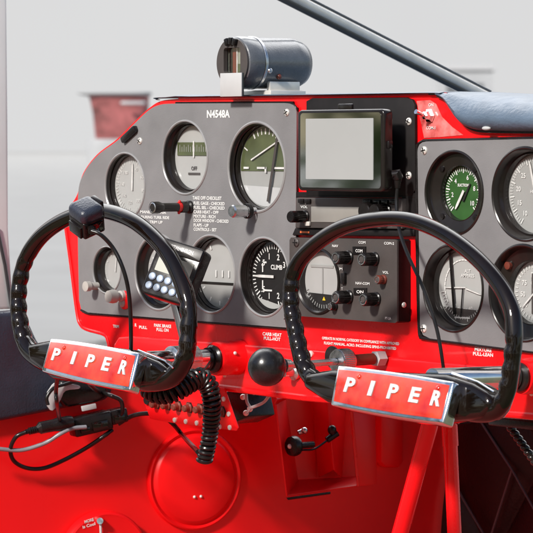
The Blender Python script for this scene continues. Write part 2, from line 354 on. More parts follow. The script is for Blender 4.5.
# boss and washers where the control shafts come through
def boss(px, py, r0, L):
    p = P(px, py, 0.004); k = mm(1, p); Mx = pf(p)
    b = B(); b.lathe(Mx, [(k * r0 * 1.05, -.003), (k * r0 * 1.03, .004), (k * r0, .006), (k * r0, L - .003), (k * r0 * .95, L), (0, L)], 48); bo = obj('shaft_boss', b, 'red', dash)
    b = B(); b.lathe(Mx, [(k * r0 * .8, L), (k * r0 * .82, L + .003), (k * r0 * .7, L + .005), (k * 6, L + .005), (k * 6, L)], 40); obj('washer', b, 'bezel', bo)
    for a in (20, 160, 270):
        b = B(); q = p + NP * (L * .55) + (X1 * math.cos(math.radians(a)) + UP * math.sin(math.radians(a))) * k * r0
        b.ball(Matrix.Translation(q), .0022); obj('rivet', b, 'alu', bo)
boss(238, 357.5, 17, .034); boss(545, 375, 18, .034)
# small knobs and screws along the plate's lower edge
b = B(); p = P(124, 296, .004); b.lathe(pf(p), [(0.0065, 0), (.0065, .006), (.0045, .007), (.0045, .012), (.0078, .013), (.0082, .017), (.0070, .023), (0, .024)], 28); kn = obj('knob', b, 'cream', dash, label='cream push knob')
b = B(); b.lathe(pf(P(125, 300, .0042)), [(0.011, 0), (.011, .0012), (.009, .002), (0, .002)], 28); obj('knob_plate', b, 'red', kn)
b = B(); p = P(124, 303, .004); b.lathe(pf(p), [(.005, 0), (.005, .003), (.003, .005), (0, .005)], 20); obj('knob', b, 'cream', dash)
# clip over the shoulder of the plate
b = B(); b.box(frame(P(130, 134, .006), (P(138, 126) - P(122, 141)), UP), -.016, .014, -.004, .004, -.004, .004, .002); obj('clip', b, 'black', dash)

# ------------------------------------------------------------------ gauges
def tick(b, Mx, ang, r0, r1, w, z=0):          # ang: degrees clockwise from 12 o'clock
    a = math.radians(90 - ang); d = Vector((math.cos(a), math.sin(a), 0)); n = Vector((-d.y, d.x, 0)) * w / 2
    q = [d * r0 - n, d * r1 - n, d * r1 + n, d * r0 + n]; b.poly(Mx, [(v.x, v.y) for v in q], z)
def hand(Mx, ang, r0, r1, w, z=.0, taper=.4):
    b = B(); a = math.radians(90 - ang); d = Vector((math.cos(a), math.sin(a), 0)); n = Vector((-d.y, d.x, 0)) * w / 2
    pts = [d * -r0 - n, d * r1 * .75 - n * 1.0, d * r1 - n * taper, d * r1 + n * taper, d * r1 * .75 + n, d * -r0 + n]
    b.prism(Mx, [(v.x, v.y) for v in pts], z, z + .0006); return b
def gauge(k, label, dialm, inner=0.86, rec=0.012, lip=0.0015, marks=None, name='gauge', inner_off=0.0, ring='bezel', lipm=True):
    px, py, r = GA[k]; p = P(px, py, WP); R = mm(r, p); Mx = pf(p); ri = R * inner
    t = thing(name, label, 'gauge', p, 'round gauges in the dashboard')
    b = B(); b.lathe(Mx, [(R * 1.055, 0.0001), (R * 1.045, lip * .6), (R * 1.015, lip), (R * .99, lip * .5), (R * .985, -.0004)], 72); obj('rim', b, 'edge' if lipm else 'bezel', t)
    b = B(); b.lathe(Mx, [(R * .992, lip * .4), (R * .985, -.001), (R * .975, -0.004), (R * .95, -rec * .55), (ri * 1.05, -rec * .8), (ri * 1.02, -rec * .75), (ri, -rec), (ri, -rec - .01)], 72)
    obj('bezel', b, ring, t)
    b = B(); b.lathe(Mx, [(ri * 1.01, -rec - .004), (0, -rec - .004)], 64); d = obj('dial', b, dialm, t)
    Md = Mx @ Matrix.Translation((0, 0, -rec - .0035))
    if marks: marks(Md, ri, d, t)
    b = B(); b.lathe(Mx, [(ri, -rec - .0005), (0, -rec - .0005)], 64); obj('glass', b, 'glass', t)
    return t, Mx, R
def numerals(b, Md, ri, items, h, rr=.68):
    for a, s in items:
        q = math.radians(90 - a); b.text(Md @ Matrix.Translation((rr * ri * math.cos(q), rr * ri * math.sin(q), .0002)), s, h * ri, None, .02)
def m_speed(Md, ri, d, t):
    b = B()
    for i in range(48): tick(b, Md, i * 7.2 - 10, ri * (.80 if i % 4 else .74), ri * .93, ri * .02, .0002)
    numerals(b, Md, ri, [(20, '40'), (60, '60'), (105, '80'), (150, '100'), (195, '120'), (235, '140'), (275, '160'), (318, '180')], .11, .58)
    obj('markings', b, 'whitepaint', d); obj('needle', hand(Md, 2, ri * .15, ri * .75, ri * .06, .0008), 'whitepaint', t)
def m_clock(Md, ri, d, t):
    b = B(); b.box(Md, -ri * .85, ri * .85, ri * .06, ri * .48, .0001, .0006); f = obj('display', b, 'olive', t)
    b = B()
    for i in range(14): tick(b, Md @ Matrix.Translation(((i - 6.5) * ri * .11, ri * .18, 0)), 0, 0, ri * (.16 if i % 2 else .22), ri * .025, .0008)
    obj('digits', b, 'dialgrey', f)
    b = B(); b.box(Md, -ri * .03, ri * .03, 0, ri * .52, .0007, .0012); obj('lubber_line', b, 'whitepaint', t)
    b = B(); b.text(Md @ Matrix.Translation((0, -ri * .35, .0003)), 'OFF', ri * .12, None, .02); b.box(Md, -ri * .3, ri * .3, -ri * .55, -ri * .48, .0001, .0004); obj('markings', b, 'radio', d)
def m_att(Md, ri, d, t):
    # green upper and pale lower card: tree and sky reflection painted on the dial
    pts = [(ri * .97 * math.cos(math.radians(a)), ri * .97 * math.sin(math.radians(a))) for a in range(-6, 187, 6)]
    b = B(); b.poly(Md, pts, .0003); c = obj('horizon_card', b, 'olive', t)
    b = B(); pts = [(ri * .97 * math.cos(math.radians(a)), ri * .97 * math.sin(math.radians(a))) for a in range(208, 334, 6)]; b.poly(Md, pts, .0003); obj('lower_card', b, 'paper', t)  # pale lower part of the painted reflection
    b = B()
    for a in (-60, -30, -20, -10, 0, 10, 20, 30, 60): tick(b, Md, a, ri * .8, ri * .95, ri * (.05 if a in (0, 30, -30) else .035), .0006)
    obj('markings', b, 'whitepaint', c)
    b = B()
    for x0, x1 in ((-.82, -.62), (-.30, .04), (.30, .82)): b.box(Md, ri * x0, ri * x1, -.05 * ri, .0, .0012, .0018)
    b.box(Md, ri * -.0, ri * .06, -ri * .14, 0, .0012, .0018); b.box(Md, ri * .28, ri * .33, -ri * .14, 0, .0012, .0018); obj('wing_bar', b, 'whitepaint', t)
    b = B(); b.box(Md @ Matrix.Translation((ri * .05, ri * .42, 0)) @ Matrix.Rotation(math.radians(24), 4, 'Z'), -ri * .62, ri * .62, -ri * .018, ri * .018, .002, .0025); obj('pointer', b, 'whitepaint', t)
    b = B(); b.box(Md @ Matrix.Translation((ri * .34, -ri * .02, 0)) @ Matrix.Rotation(math.radians(-13), 4, 'Z'), -ri * .04, ri * .04, -ri * .85, ri * .88, .0028, .0032); obj('post', b, 'radio', t)
def m_plain(Md, ri, d, t):
    b = B()
    for a in (-60, -30, 0, 30, 60): tick(b, Md, a, ri * .78, ri * .92, ri * .05, .0003)
    for a in range(0, 360, 15): tick(b, Md, a, ri * .86, ri * .93, ri * .02, .0003)
    obj('markings', b, 'white', d)
    obj('needle', hand(Md, 8, ri * .1, ri * .7, ri * .05, .0008), 'whitepaint', t)
def m_turn(Md, ri, d, t):
    b = B(); pts = [(ri * .97 * math.cos(math.radians(a)), ri * .97 * math.sin(math.radians(a))) for a in range(196, 346, 6)]; b.poly(Md, pts, .0003); obj('lower_card', b, 'dialgrey', t)
    b = B(); b.box(Md, -ri * .95, ri * .95, -ri * .32, -ri * .25, .0005, .0012); obj('bar', b, 'bezel', t)
    b = B()
    for a in range(30, 331, 30): tick(b, Md, a, ri * .80, ri * .93, ri * .05, .0007)
    for x in (-.2, .1, .4): b.box(Md, ri * x, ri * (x + .05), -ri * .1, ri * .1, .0006, .0009)
    obj('markings', b, 'white', d)
def m_climb(Md, ri, d, t):
    b = B()
    for i in range(0, 41):
        a = 270 + (i - 20) * 7.2; tick(b, Md, a, ri * (.80 if i % 5 else .74), ri * .93, ri * (.03 if i % 5 else .045), .0003)
    numerals(b, Md, ri, [(270 + 40, '.5'), (270 + 72, '1'), (270 + 112, '2'), (270 + 145, '3'), (270 - 40, '.5'), (270 - 72, '1'), (270 - 112, '2')], .17, .60)
    b.text(Md @ Matrix.Translation((ri * .15, ri * .27, .0003)), 'CLIMB', ri * .13, None, .03)
    b.box(Md, -ri * .5, -ri * .45, ri * .12, ri * .42, .0002, .0005); b.box(Md, -ri * .5, -ri * .3, ri * .38, ri * .43, .0002, .0005)
    b.box(Md, -ri * .5, -ri * .45, -ri * .42, -ri * .12, .0002, .0005); b.box(Md, -ri * .5, -ri * .05, -ri * .43, -ri * .38, .0002, .0005)
    obj('markings', b, 'white', d)
    obj('needle', hand(Md, 270, ri * .05, ri * .82, ri * .08, .001), 'whitepaint', t)
    b = B(); b.poly(Md, [(ri * .93 * math.cos(math.radians(a)), ri * .93 * math.sin(math.radians(a))) for a in range(222, 302, 5)], .0008); obj('lower_card', b, 'dialpale', t)
def m_green(Md, ri, d, t):
    b = B()
    for i in range(41): tick(b, Md, 225 + i * 6.75, ri * (.80 if i % 4 else .74), ri * .95, ri * (.03 if i % 4 else .05), .0003)
    numerals(b, Md, ri, [(262, '2'), (315, '4'), (22, '6'), (75, '8'), (130, '10')], .17, .60)
    b.text(Md @ Matrix.Translation((0, ri * .28, .0003)), 'SUCTION', ri * .10, None, .04)
    obj('markings', b, 'white', d)
    obj('needle', hand(Md, 213, ri * .1, ri * .72, ri * .11, .001, .5), 'whitepaint', t)
    b = B(); b.prism(Md, [(-ri * .05, -ri * .3), (ri * .05, -ri * .32), (ri * .42, ri * .33), (ri * .36, ri * .36)], .0008, .0012); obj('pointer', b, 'dialblack', t)
def m_tach(Md, ri, d, t):
    b = B()
    for i in range(61): tick(b, Md, 215 + i * 4.9, ri * (.84 if i % 5 else .78), ri * .94, ri * (.016 if i % 5 else .03), .0003)
    numerals(b, Md, ri, [(218, '10'), (248, '15'), (280, '20'), (315, '25'), (0, '30'), (40, '35')], .12, .64)
    b.text(Md @ Matrix.Translation((ri * .1, ri * .22, .0003)), 'RPM', ri * .14, None, .02); b.text(Md @ Matrix.Translation((ri * .1, ri * .05, .0003)), 'HUNDREDS', ri * .08, None, .02)
    obj('markings', b, 'white', d); obj('needle', hand(Md, -14, ri * .1, ri * .85, ri * .055, .001, .6), 'whitepaint', t)
def m_suct(Md, ri, d, t):
    b = B()
    b.poly(Md, [(ri * .97 * math.cos(math.radians(a)), ri * .97 * math.sin(math.radians(a))) for a in range(214, 327, 6)], .0003); lc = obj('lower_card', b, 'radio', t)
    b = B()
    for i in range(26): tick(b, Md, 110 + i * 6, ri * .78, ri * (.86 if i % 5 else .92), ri * .02, .0006)
    numerals(b, Md, ri, [(215, '10'), (195, '20'), (175, '30'), (155, '40')], .11, .62)
    b.box(Md, -ri * .35, ri * .25, -ri * .83, -ri * .79, .0005, .0008)
    obj('scale', b, 'whitepaint', lc)
    b = B()
    for i in range(20): tick(b, Md, 240 + i * 9, ri * .72, ri * .76, ri * .1, .0003)
    b.text(Md @ Matrix.Translation((ri * .15, ri * .38, .0003)), 'ALT\nAMPERES', ri * .09, None, .02)
    obj('markings', b, 'white', d)
    obj('needle', hand(Md, 186, ri * -.02, ri * .8, ri * .035, .0015), 'black', t)
    b = B(); b.box(Md @ Matrix.Rotation(math.radians(6), 4, 'Z'), -ri * .42, -ri * .34, -ri * .7, ri * .93, .0022, .003); obj('post', b, 'black', t)
    obj('needle', hand(Md, 268, ri * .1, ri * .72, ri * .03, .001), 'whitepaint', t); obj('needle', hand(Md, 104, ri * -.1, ri * .7, ri * .03, .001), 'whitepaint', t)
def m_oil(Md, ri, d, t):
    b = B()
    for i in range(40): tick(b, Md, i * 9, ri * .80, ri * .92, ri * .03, .0003)
    numerals(b, Md, ri, [(225, '0'), (262, '50'), (300, '75'), (345, 'F')], .16, .58); b.text(Md @ Matrix.Translation((ri * .1, ri * .3, .0003)), 'OIL TEMP', ri * .1, None, .02)
    obj('markings', b, 'white', d)
    b = B(); b.box(Md, ri * -.15, ri * .9, -ri * .7, ri * .6, .0004, .0009); s = obj('window', b, 'radio', t)
    b = B(); b.text(Md @ Matrix.Translation((ri * .35, ri * .05, .0012)), '0542', ri * .3, None, .03); b.text(Md @ Matrix.Translation((ri * .3, -ri * .4, .0012)), '10', ri * .22, None, .03); obj('digits', b, 'whitepaint', s)
    obj('needle', hand(Md, 228, ri * .1, ri * .75, ri * .05, .001), 'whitepaint', t)
gauge('speed', 'pale washed-out gauge at the left shoulder of the grey plate, above the strap box', 'dialpale', .93, .008, marks=m_speed)
gauge('clock', 'gauge with an olive display strip, beneath the red-edged shoulder of the dashboard', 'dialpale', .88, .010, marks=m_clock)
tA, MA, RA = gauge('att', 'largest gauge of the left plate, green above and pale below, with adjusting knob', 'dialgrey', .93, .010, marks=m_att)
b = B(); Mk = MA @ Matrix.Translation((RA * -.10, -RA * 1.0, 0)); b.lathe(Mk, [(.004, -.002), (.004, .012), (.0068, .013), (.0072, .030), (.006, .032), (0, .032)], 24); obj('adjusting_knob', b, 'steel', tA)
b = B(); Mk = MA @ Matrix.Translation((RA * -.10, -RA * 1.0, 0)); b.lathe(Mk, [(.0078, .006), (.0085, .007), (.0085, .011), (.0078, .012)], 24); obj('knob_collar', b, 'black', tA)
tS, MS, RS = gauge('small', 'smallest pale gauge at the lower left, with a white side knob', 'dialpale', .84, .010, marks=m_plain)
b = B(); b.lathe(MS @ Matrix.Translation((-RS * .75, -RS * .72, 0)), [(.0045, -.001), (.0045, .010), (.006, .011), (.006, .017), (0, .018)], 24); obj('side_knob', b, 'cream', tS)
gauge('head', 'pale gauge mostly hidden behind the keypad unit', 'dialpale', .86, .010, marks=m_plain)
gauge('turn', 'pale gauge with a dark bar, right of the keypad unit', 'dialpale', .90, .010, marks=m_turn)
gauge('climb', 'black climb gauge with white needle pointing left', 'dialblack', .90, .010, marks=m_climb)
tG, MG, RG = gauge('green', 'green-faced gauge in a wide black bezel on the right plate', 'dialgreen', .66, .010, marks=m_green, lipm=False)
for a in (45, 135, 225, 315):
    b = B(); b.lathe(MG @ Matrix.Translation((RG * .83 * math.cos(math.radians(a)), RG * .83 * math.sin(math.radians(a)), -.0065)), [(.0032, -.002), (.0032, .001), (0, .0016)], 14); obj('screw', b, 'black', tG)
gauge('tach', 'large pale speed gauge cut by the right edge, above its lower neighbour', 'dialgrey', .87, .012, marks=m_tach, lipm=False)
gauge('suct', 'pale gauge with dark lower scale under the green gauge', 'dialpale', .88, .012, marks=m_suct, lipm=False)
tO, MO, RO = gauge('oil', 'lower right gauge with a counter window, partly behind the wheel rim', 'dialpale', .66, .014, marks=m_oil, lipm=False)
b = B(); b.lathe(MO @ Matrix.Translation((RO * -.62, RO * .56, -.008)), [(.004, -.002), (.004, .002), (0, .003)], 14); obj('screw', b, 'rust', tO)

# ------------------------------------------------------------------ map display on its backing plate
gp = thing('map_display', 'square screen unit with mirror border and blank pale screen on a black plate', 'display', P(360, 190))
b = B(); b.prism(O0, xz([(306, 101), (312, 98), (406, 97.5), (412, 99.5), (414.5, 105), (415, 190), (411, 196), (306, 196)], .0045), 0.0006, 0.0045, bevel=.001); bp = obj('backing_plate', b, 'blackmat', gp)
for x, y in ((409, 121.5), (409, 175.5)): screw(bp, x, y, .0045, .0042)
W0 = 0.040
q = [P(x, y, W0) for x, y in ((297.5, 110), (384, 107.5), (383, 192), (297.5, 191))]
cx = (q[0].x + q[1].x) / 2; cz = (q[0].z + q[2].z) / 2; hw = (q[1].x - q[0].x) / 2; hh = (q[0].z - q[2].z) / 2
Mg = pf((cx, 0, cz), W0)
b = B(); b.prism(Mg, rrect(-hw, hw, -hh, hh, .006), -.013, 0, bevel=.002, seg=3); hs = obj('housing', b, 'bezel', gp)
b = B(); b.box(Mg, -hw * .6, hw * .6, -hh * .6, hh * .6, -.036, -.0128, .003); obj('mount', b, 'blackmat', gp)
b = B(); b.prism(Mg, rrect(-hw + .0055, hw - .0045, -hh + .0035, hh - .0035, .004), -.001, .0006); obj('mirror_border', b, 'mirror', gp)
b = B(); b.prism(Mg, rrect(-hw + .015, hw - .016, -hh + .0125, hh - .0095, .0008), .0001, .0011); obj('screen', b, 'screen', gp)
b = B(); b.box(Mg, -.011, .011, hh - .001, hh + .006, -.010, -.006, .001); obj('latch', b, 'bezel', gp)
b = B(); b.box(Mg, hw - .001, hw + .003, .002, .010, -.010, -.004, .001); obj('side_button', b, 'black', gp)
# power plug and cable hanging from the display
pc = thing('hanging_cord', 'thin black cord with angled plug hanging beside the map display', 'cord', P(396, 180, .01))
b = B(); b.tube([P(393, 174, .03), P(397, 173, .028), P(398, 178, .026)], [.004, .0055, .0055], 12); b.tube([P(398, 178, .026), P(397.5, 188, .026)], [.0045, .003], 12); obj('plug', b, 'black', pc)
b = B(); b.tube(spline([P(397.5, 187, .026), P(396.5, 205, .028), P(399, 228, .035), P(408, 255, .045), P(424, 290, .05), P(437, 330, .052), P(444, 372, .05), P(447, 400, .02)], 8), .0019, 10); obj('cable', b, 'rubber', pc)

# ------------------------------------------------------------------ radios
r1 = thing('radio', 'slim dark radio with a grey display strip under the map screen', 'radio', P(340, 225))
WR = .010
b = B(); b.prism(O0, xz([(296, 197.5), (402, 198.5), (402, 229), (295, 228)], WR), -.0015, WR, bevel=.0012); obj('face', b, 'radio', r1)
b = B(); b.prism(O0, xz([(295, 228), (414, 229.5), (414, 236.5), (292, 235)], .006), .0004, .006, bevel=.0008); b.prism(O0, xz([(402, 197.5), (415, 197.8), (415, 229), (402, 229)], .004), .0004, .004); b.prism(O0, xz([(296, 192), (415, 193), (415, 197.6), (296, 197)], .004), .0004, .004); obj('rack', b, 'blackmat', r1)
b = B(); b.prism(O0, xz([(311, 206.5), (362, 207), (362, 222.5), (311, 222)], WR + .0008), WR - .001, WR + .0008, bevel=.0003); obj('display', b, 'lcdshade', r1)
for i, (x0, x1, y0, y1) in enumerate(((297.5, 303, 198.8, 203), (304, 309.5, 199, 203.2), (304.5, 309, 221.5, 226), (362, 370, 199.5, 205.5), (373, 379, 200, 204.5), (381, 387, 200, 204.5), (389, 395, 200, 204.5))):
    b = B(); b.prism(O0, xz([(x0, y0), (x1, y0), (x1, y1), (x0, y1)], WR + .003), WR, WR + .003, bevel=.0008); obj('button', b, 'black' if i != 2 else 'alu', r1)
placard('VOL', 304, 207, 2.4, 7, WR + .0006, r1, .02, kind='lettering')
def knob(px, py, w, r, L, parent, m='black', ring=True, name='knob'):
    p = P(px, py, w); b = B(); n = 28
    b.lathe(pf(p), [(r * 1.1, 0), (r * 1.1, .002), (r * .92, .003), (r * .92, L * .55), (r, L * .6), (r, L - .001), (r * .9, L), (0, L)], n)
    for i in range(18):
        a = 2 * PI * i / 18; b.tube([p + NP * .004 + (X1 * math.cos(a) + UP * math.sin(a)) * r * .97, p + NP * (L - .001) + (X1 * math.cos(a) + UP * math.sin(a)) * r * .97], r * .07, 5)
    k = obj(name, b, m, parent)
    if ring:
        b = B(); b.lathe(pf(p), [(r * .86, L), (r * .84, L + .0006), (r * .66, L + .0006), (r * .64, L)], n); obj('ring', b, 'steel', k)
        b = B(); b.lathe(pf(p), [(r * .55, L - .001), (r * .5, L + .0004), (0, L + .0008)], n); obj('cap', b, 'radio', k)
    return k
knob(305.5, 216.5, WR, .0062, .022, r1, ring=False); knob(376, 211, WR, .009, .018, r1, ring=False); knob(386, 211.5, WR, .008, .018, r1, ring=False)
b = B(); b.prism(O0, xz([(300, 231), (309, 231.3), (309, 233.2), (300, 233)], .0066), .006, .0066); obj('indicator', b, 'orange', r1)
r2 = thing('audio_panel', 'square brown-grey radio control panel with four big knobs and an indicator dial', 'radio', P(345, 320))
W2 = .022
f_px = [(289.5, 240), (291, 237.5), (395, 239.5), (397, 241), (397, 321.5), (395, 323), (291, 315.5), (289.5, 313)]
pcd = P(318.5, 281, W2); Rc = mm(31.5, pcd)
b = B(); b.prism(O0, xz(f_px, W2), W2 - .0022, W2, holes=[circ(pcd.x, pcd.z, Rc)]); obj('face', b, 'radio', r2)
b = B(); fr = xz(f_px, W2 - .0022); b.prism(O0, [(x * .999, z) for x, z in fr], .0004, W2 - .0024, holes=[circ(pcd.x, pcd.z, Rc * 1.01)]); obj('housing', b, 'blackmat', r2)
b = B(); b.lathe(pf(pcd), [(Rc * 1.06, .0003), (Rc * 1.05, .002), (Rc, .0025), (Rc * .95, .001), (Rc * .92, -.005), (Rc * .9, -.007)], 56); bz = obj('dial_bezel', b, 'bezel', r2)
b = B(); b.lathe(pf(pcd), [(Rc * .95, -.007), (0, -.007)], 48); dl = obj('dial', b, 'dialpale', r2)
Md = pf(pcd) @ Matrix.Translation((0, 0, -.0068))
b = B(); b.poly(Md, [(Rc * .92 * math.cos(math.radians(a)), Rc * .92 * math.sin(math.radians(a))) for a in range(205, 336, 6)], .0002); dk = obj('dark_card', b, 'dialblack', dl)
b = B()
for a in range(112, 252, 8): tick(b, Md, a, Rc * .76, Rc * .88, Rc * .03, .0006)
b.box(Md, -Rc * .6, Rc * .5, Rc * .42, Rc * .5, .0003, .0006); b.box(Md, -Rc * .05, Rc * .0, -Rc * .4, Rc * .4, .0003, .0006); obj('markings', b, 'dialgrey', dl)
b = B(); b.prism(Md, [(Rc * .0, -Rc * .62), (Rc * .14, -Rc * .62), (Rc * .07, -Rc * .5)], .0008, .0014); obj('pointer', b, 'yellow', dl)
b = B(); b.lathe(pf(pcd), [(Rc * .92, -.004), (0, -.004)], 48); obj('glass', b, 'glass', r2)
for x, y in ((349, 257.5), (375, 259), (349, 297), (376.5, 299)): knob(x, y, W2, .0068, .019, r2)
knob(384, 279.5, W2, .0046, .010, r2, m='rust'); knob(335.5, 306.5, W2, .004, .008, r2)
for x, y, w_, h_ in ((359, 250.5, 13, 8), (360, 291.5, 13, 7)):
    b = B(); b.prism(O0, xz([(x - w_ / 2, y - h_ / 2), (x + w_ / 2, y - h_ / 2), (x + w_ / 2, y + h_ / 2), (x - w_ / 2, y + h_ / 2)], W2 + .0012), W2 - .001, W2 + .0012); wn = obj('window', b, 'black', r2)
    placard('COM' if y < 260 else 'ON', x, y + .5, 3, 7, W2 + .0016, wn, .02, kind='lettering')
b = B(); b.prism(O0, xz([(340, 273), (344, 273), (344, 284), (340, 284)], W2 + .004), W2, W2 + .004, bevel=.001); obj('slide_switch', b, 'black', r2)
for s, x, y, w_ in (('COM', 362, 242.5, 7), ('COM-2', 389, 243.5, 10), ('NAV-COM', 362.5, 283.5, 14), ('VOL', 385.5, 272.5, 6), ('M', 341, 269, 3), ('NAV', 335, 246, 6), ('PT-2A', 388, 318.5, 6)): placard(s, x, y, 2.5, w_, W2 + .0005, r2, .02, kind='lettering')
b = B(); b.text(pf(P(342, 289, W2 + .0005)), 'T', .003); obj('lettering', b, 'white', r2)
screw(r2, 296.5, 242.5, W2, .005, 'radio'); 
p = hit(404, 305, P(397, 300, W2), X1); b = B(); b.ball(Matrix.Translation(p), .003, .5); obj('screw', b, 'alu', r2)

# ================================================================== BLUE PADDED COVER
gl = thing('glareshield', 'blue padded vinyl cover running along the top of the dashboard', 'dashboard cover', P(300, 97))
def loft(sections):
    t = bmesh.new(); rows = [[t.verts.new(v) for v in s] for s in sections]
    for a, b_ in zip(rows, rows[1:]):
        for k in range(len(a) - 1): t.faces.new((a[k], a[k + 1], b_[k + 1], b_[k]))
    bmesh.ops.recalc_face_normals(t, faces=list(t.faces)); bb = B(); bb._merge(t); return bb
secs = []
lowc = sp2([(160, 100.2), (170, 97.6), (300, 95.8), (432, 93.8), (440, 95.5), (449, 101), (459, 114), (468, 125), (478, 130), (492, 131.4), (520, 132), (600, 133)], 8)
def topy(x): return 98.2 if x < 165 else (98.2 - 5 * min(1, (x - 165) / 20) if x < 185 else 95.6 - (x - 185) * .018 if x < 437 else 91 + (x - 437) * .075)
for (x, y) in lowc:
    p0 = P(x, y, 0.0); yt = min(topy(x), y - 1.0); pt = P(x, yt, 0.0)
    hgt = pt.z - p0.z; bul = min(.012, .35 * hgt) + .003
    prof = [(p0.z, .0), (p0.z, .003), (p0.z + hgt * .06, .003 + bul * .5), (p0.z + hgt * .2, .003 + bul * .9), (p0.z + hgt * .4, .003 + bul), (p0.z + hgt * .62, bul * .75), (p0.z + hgt * .8, bul * .3), (p0.z + hgt * .93, -.012), (pt.z, -.03), (pt.z + .0, -.08), (pt.z - .004, -.25), (pt.z - .02, -.5)]
    xx = p0.x
    secs.append([Vector((xx, -w, z)) for z, w in prof])
obj('pad', loft(secs), 'blue', gl, 60)
b = B(); b.tube([Vector((v[1].x, v[1].y - .001, v[1].z - .0002)) for v in secs if v[1].x > P(428, 94).x], .0014, 8); obj('piping', b, 'black', gl)
b = B(); b.ball(Matrix.Translation(P(486.5, 128.3, .013)), .005, 1.2, .6, .45); obj('scuff', b, 'paper', gl)

# ================================================================== COMPASS
pc0 = P(236, 95.5, -.01)
cp = thing('compass', 'slate grey cylindrical compass with square window standing on the blue cover', 'compass', pc0)
fc = P(233, 62.5, .012); Rr = mm(26.5, fc); Mc = pf(fc)
L = .098
b = B(); b.lathe(Mc, [(Rr * .90, 0.0), (Rr * .97, -.002), (Rr, -.006), (Rr, -.022), (Rr * .985, -.0235), (Rr * .985, -L + .02), (Rr * .95, -L + .010), (Rr * .83, -L + .002), (Rr * .6, -L - .003), (0, -L - .004)], 64)
hsn = obj('housing', b, 'compass', cp)
b = B(); b.lathe(Mc, [(Rr * 1.0, -.0235), (Rr * 1.012, -.024), (Rr * 1.012, -.027), (Rr * 1.0, -.0275)], 64); obj('seam', b, 'steel', hsn)
ww, wh = Rr * .50, Rr * .48
b = B(); b.prism(Mc, circ(0, 0, Rr * .93, 64), -.004, .0015, holes=[rrect(-ww, ww, -wh + Rr * .08, wh + Rr * .08, Rr * .12)]); fp = obj('face_ring', b, 'radio', cp)
b = B(); b.lathe(Mc, [(Rr * .9, -.0062), (0, -.0062)], 40); cd = obj('dial_card', b, 'lcd', cp)
b = B(); b.box(Mc, -ww * .9, -ww * .55, -wh, wh * 1.2, -.0060, -.0052); obj('inner_wall', b, 'bezel', cd)
b = B(); b.box(Mc, .0, .0016, -wh, wh * 1.2, -.0060, -.0050); obj('lubber_line', b, 'whitepaint', cp); b = B(); b.box(Mc, -ww * .5, -ww * .1, -wh, wh * 1.2, -.0060, -.0056); obj('card_strip', b, 'rust', cd); b = B(); b.box(Mc, .1 * ww, ww, -wh, -wh * .1, -.0060, -.0057); obj('card_strip', b, 'olive', cd)
b = B(); b.prism(Mc, rrect(-ww, ww, -wh + Rr * .08, wh + Rr * .08, Rr * .1), -.0040, -.0036); obj('glass', b, 'glass', cp)
for i in range(3):
    b = B(); a = math.radians(72 + 17 * i); b.box(Mc @ Matrix.Translation((Rr * .80 * math.cos(a), Rr * .80 * math.sin(a), 0)) @ Matrix.Rotation(a - PI / 2, 4, 'Z'), -Rr * .10, Rr * .10, -Rr * .13, Rr * .15, .001, .006, .0015); obj('clamp', b, 'black', cp)
b = B(); cq = P(231, 84, .022); b.box(pf(cq), -mm(17, cq), mm(17, cq), -mm(12.5, cq), mm(11, cq), -.001, .0005, .0004); obj('correction_card', b, 'paper', cp)
b = B(); cq = P(231, 84, .0205); b.box(pf(cq), mm(15, cq), mm(17.2, cq), -mm(12.5, cq), mm(11, cq), -.003, .0002); b.box(pf(cq), -mm(12, cq), mm(12, cq), -mm(12.5, cq), -mm(11, cq), -.03, -.001); obj('card_holder', b, 'postdark', cp)
zt = P(270, 95, 0).z
b = B(); b.box(pf((fc.x, 0, zt)), -.026, .030, -.003, .006, -.070, -.018, .0015); b.box(pf((fc.x, 0, zt)), .018, .024, .004, .016, -.066, -.022, .001); obj('bracket', b, 'alu', cp)
for dy, an in ((.030, -18), (.046, -32)):
    q = fc + Vector((Rr * math.cos(math.radians(an)), dy, Rr * math.sin(math.radians(an)))); b = B(); b.ball(Matrix.Translation(q), .0032); obj('screw', b, 'rust' if dy > .04 else 'steel', hsn)

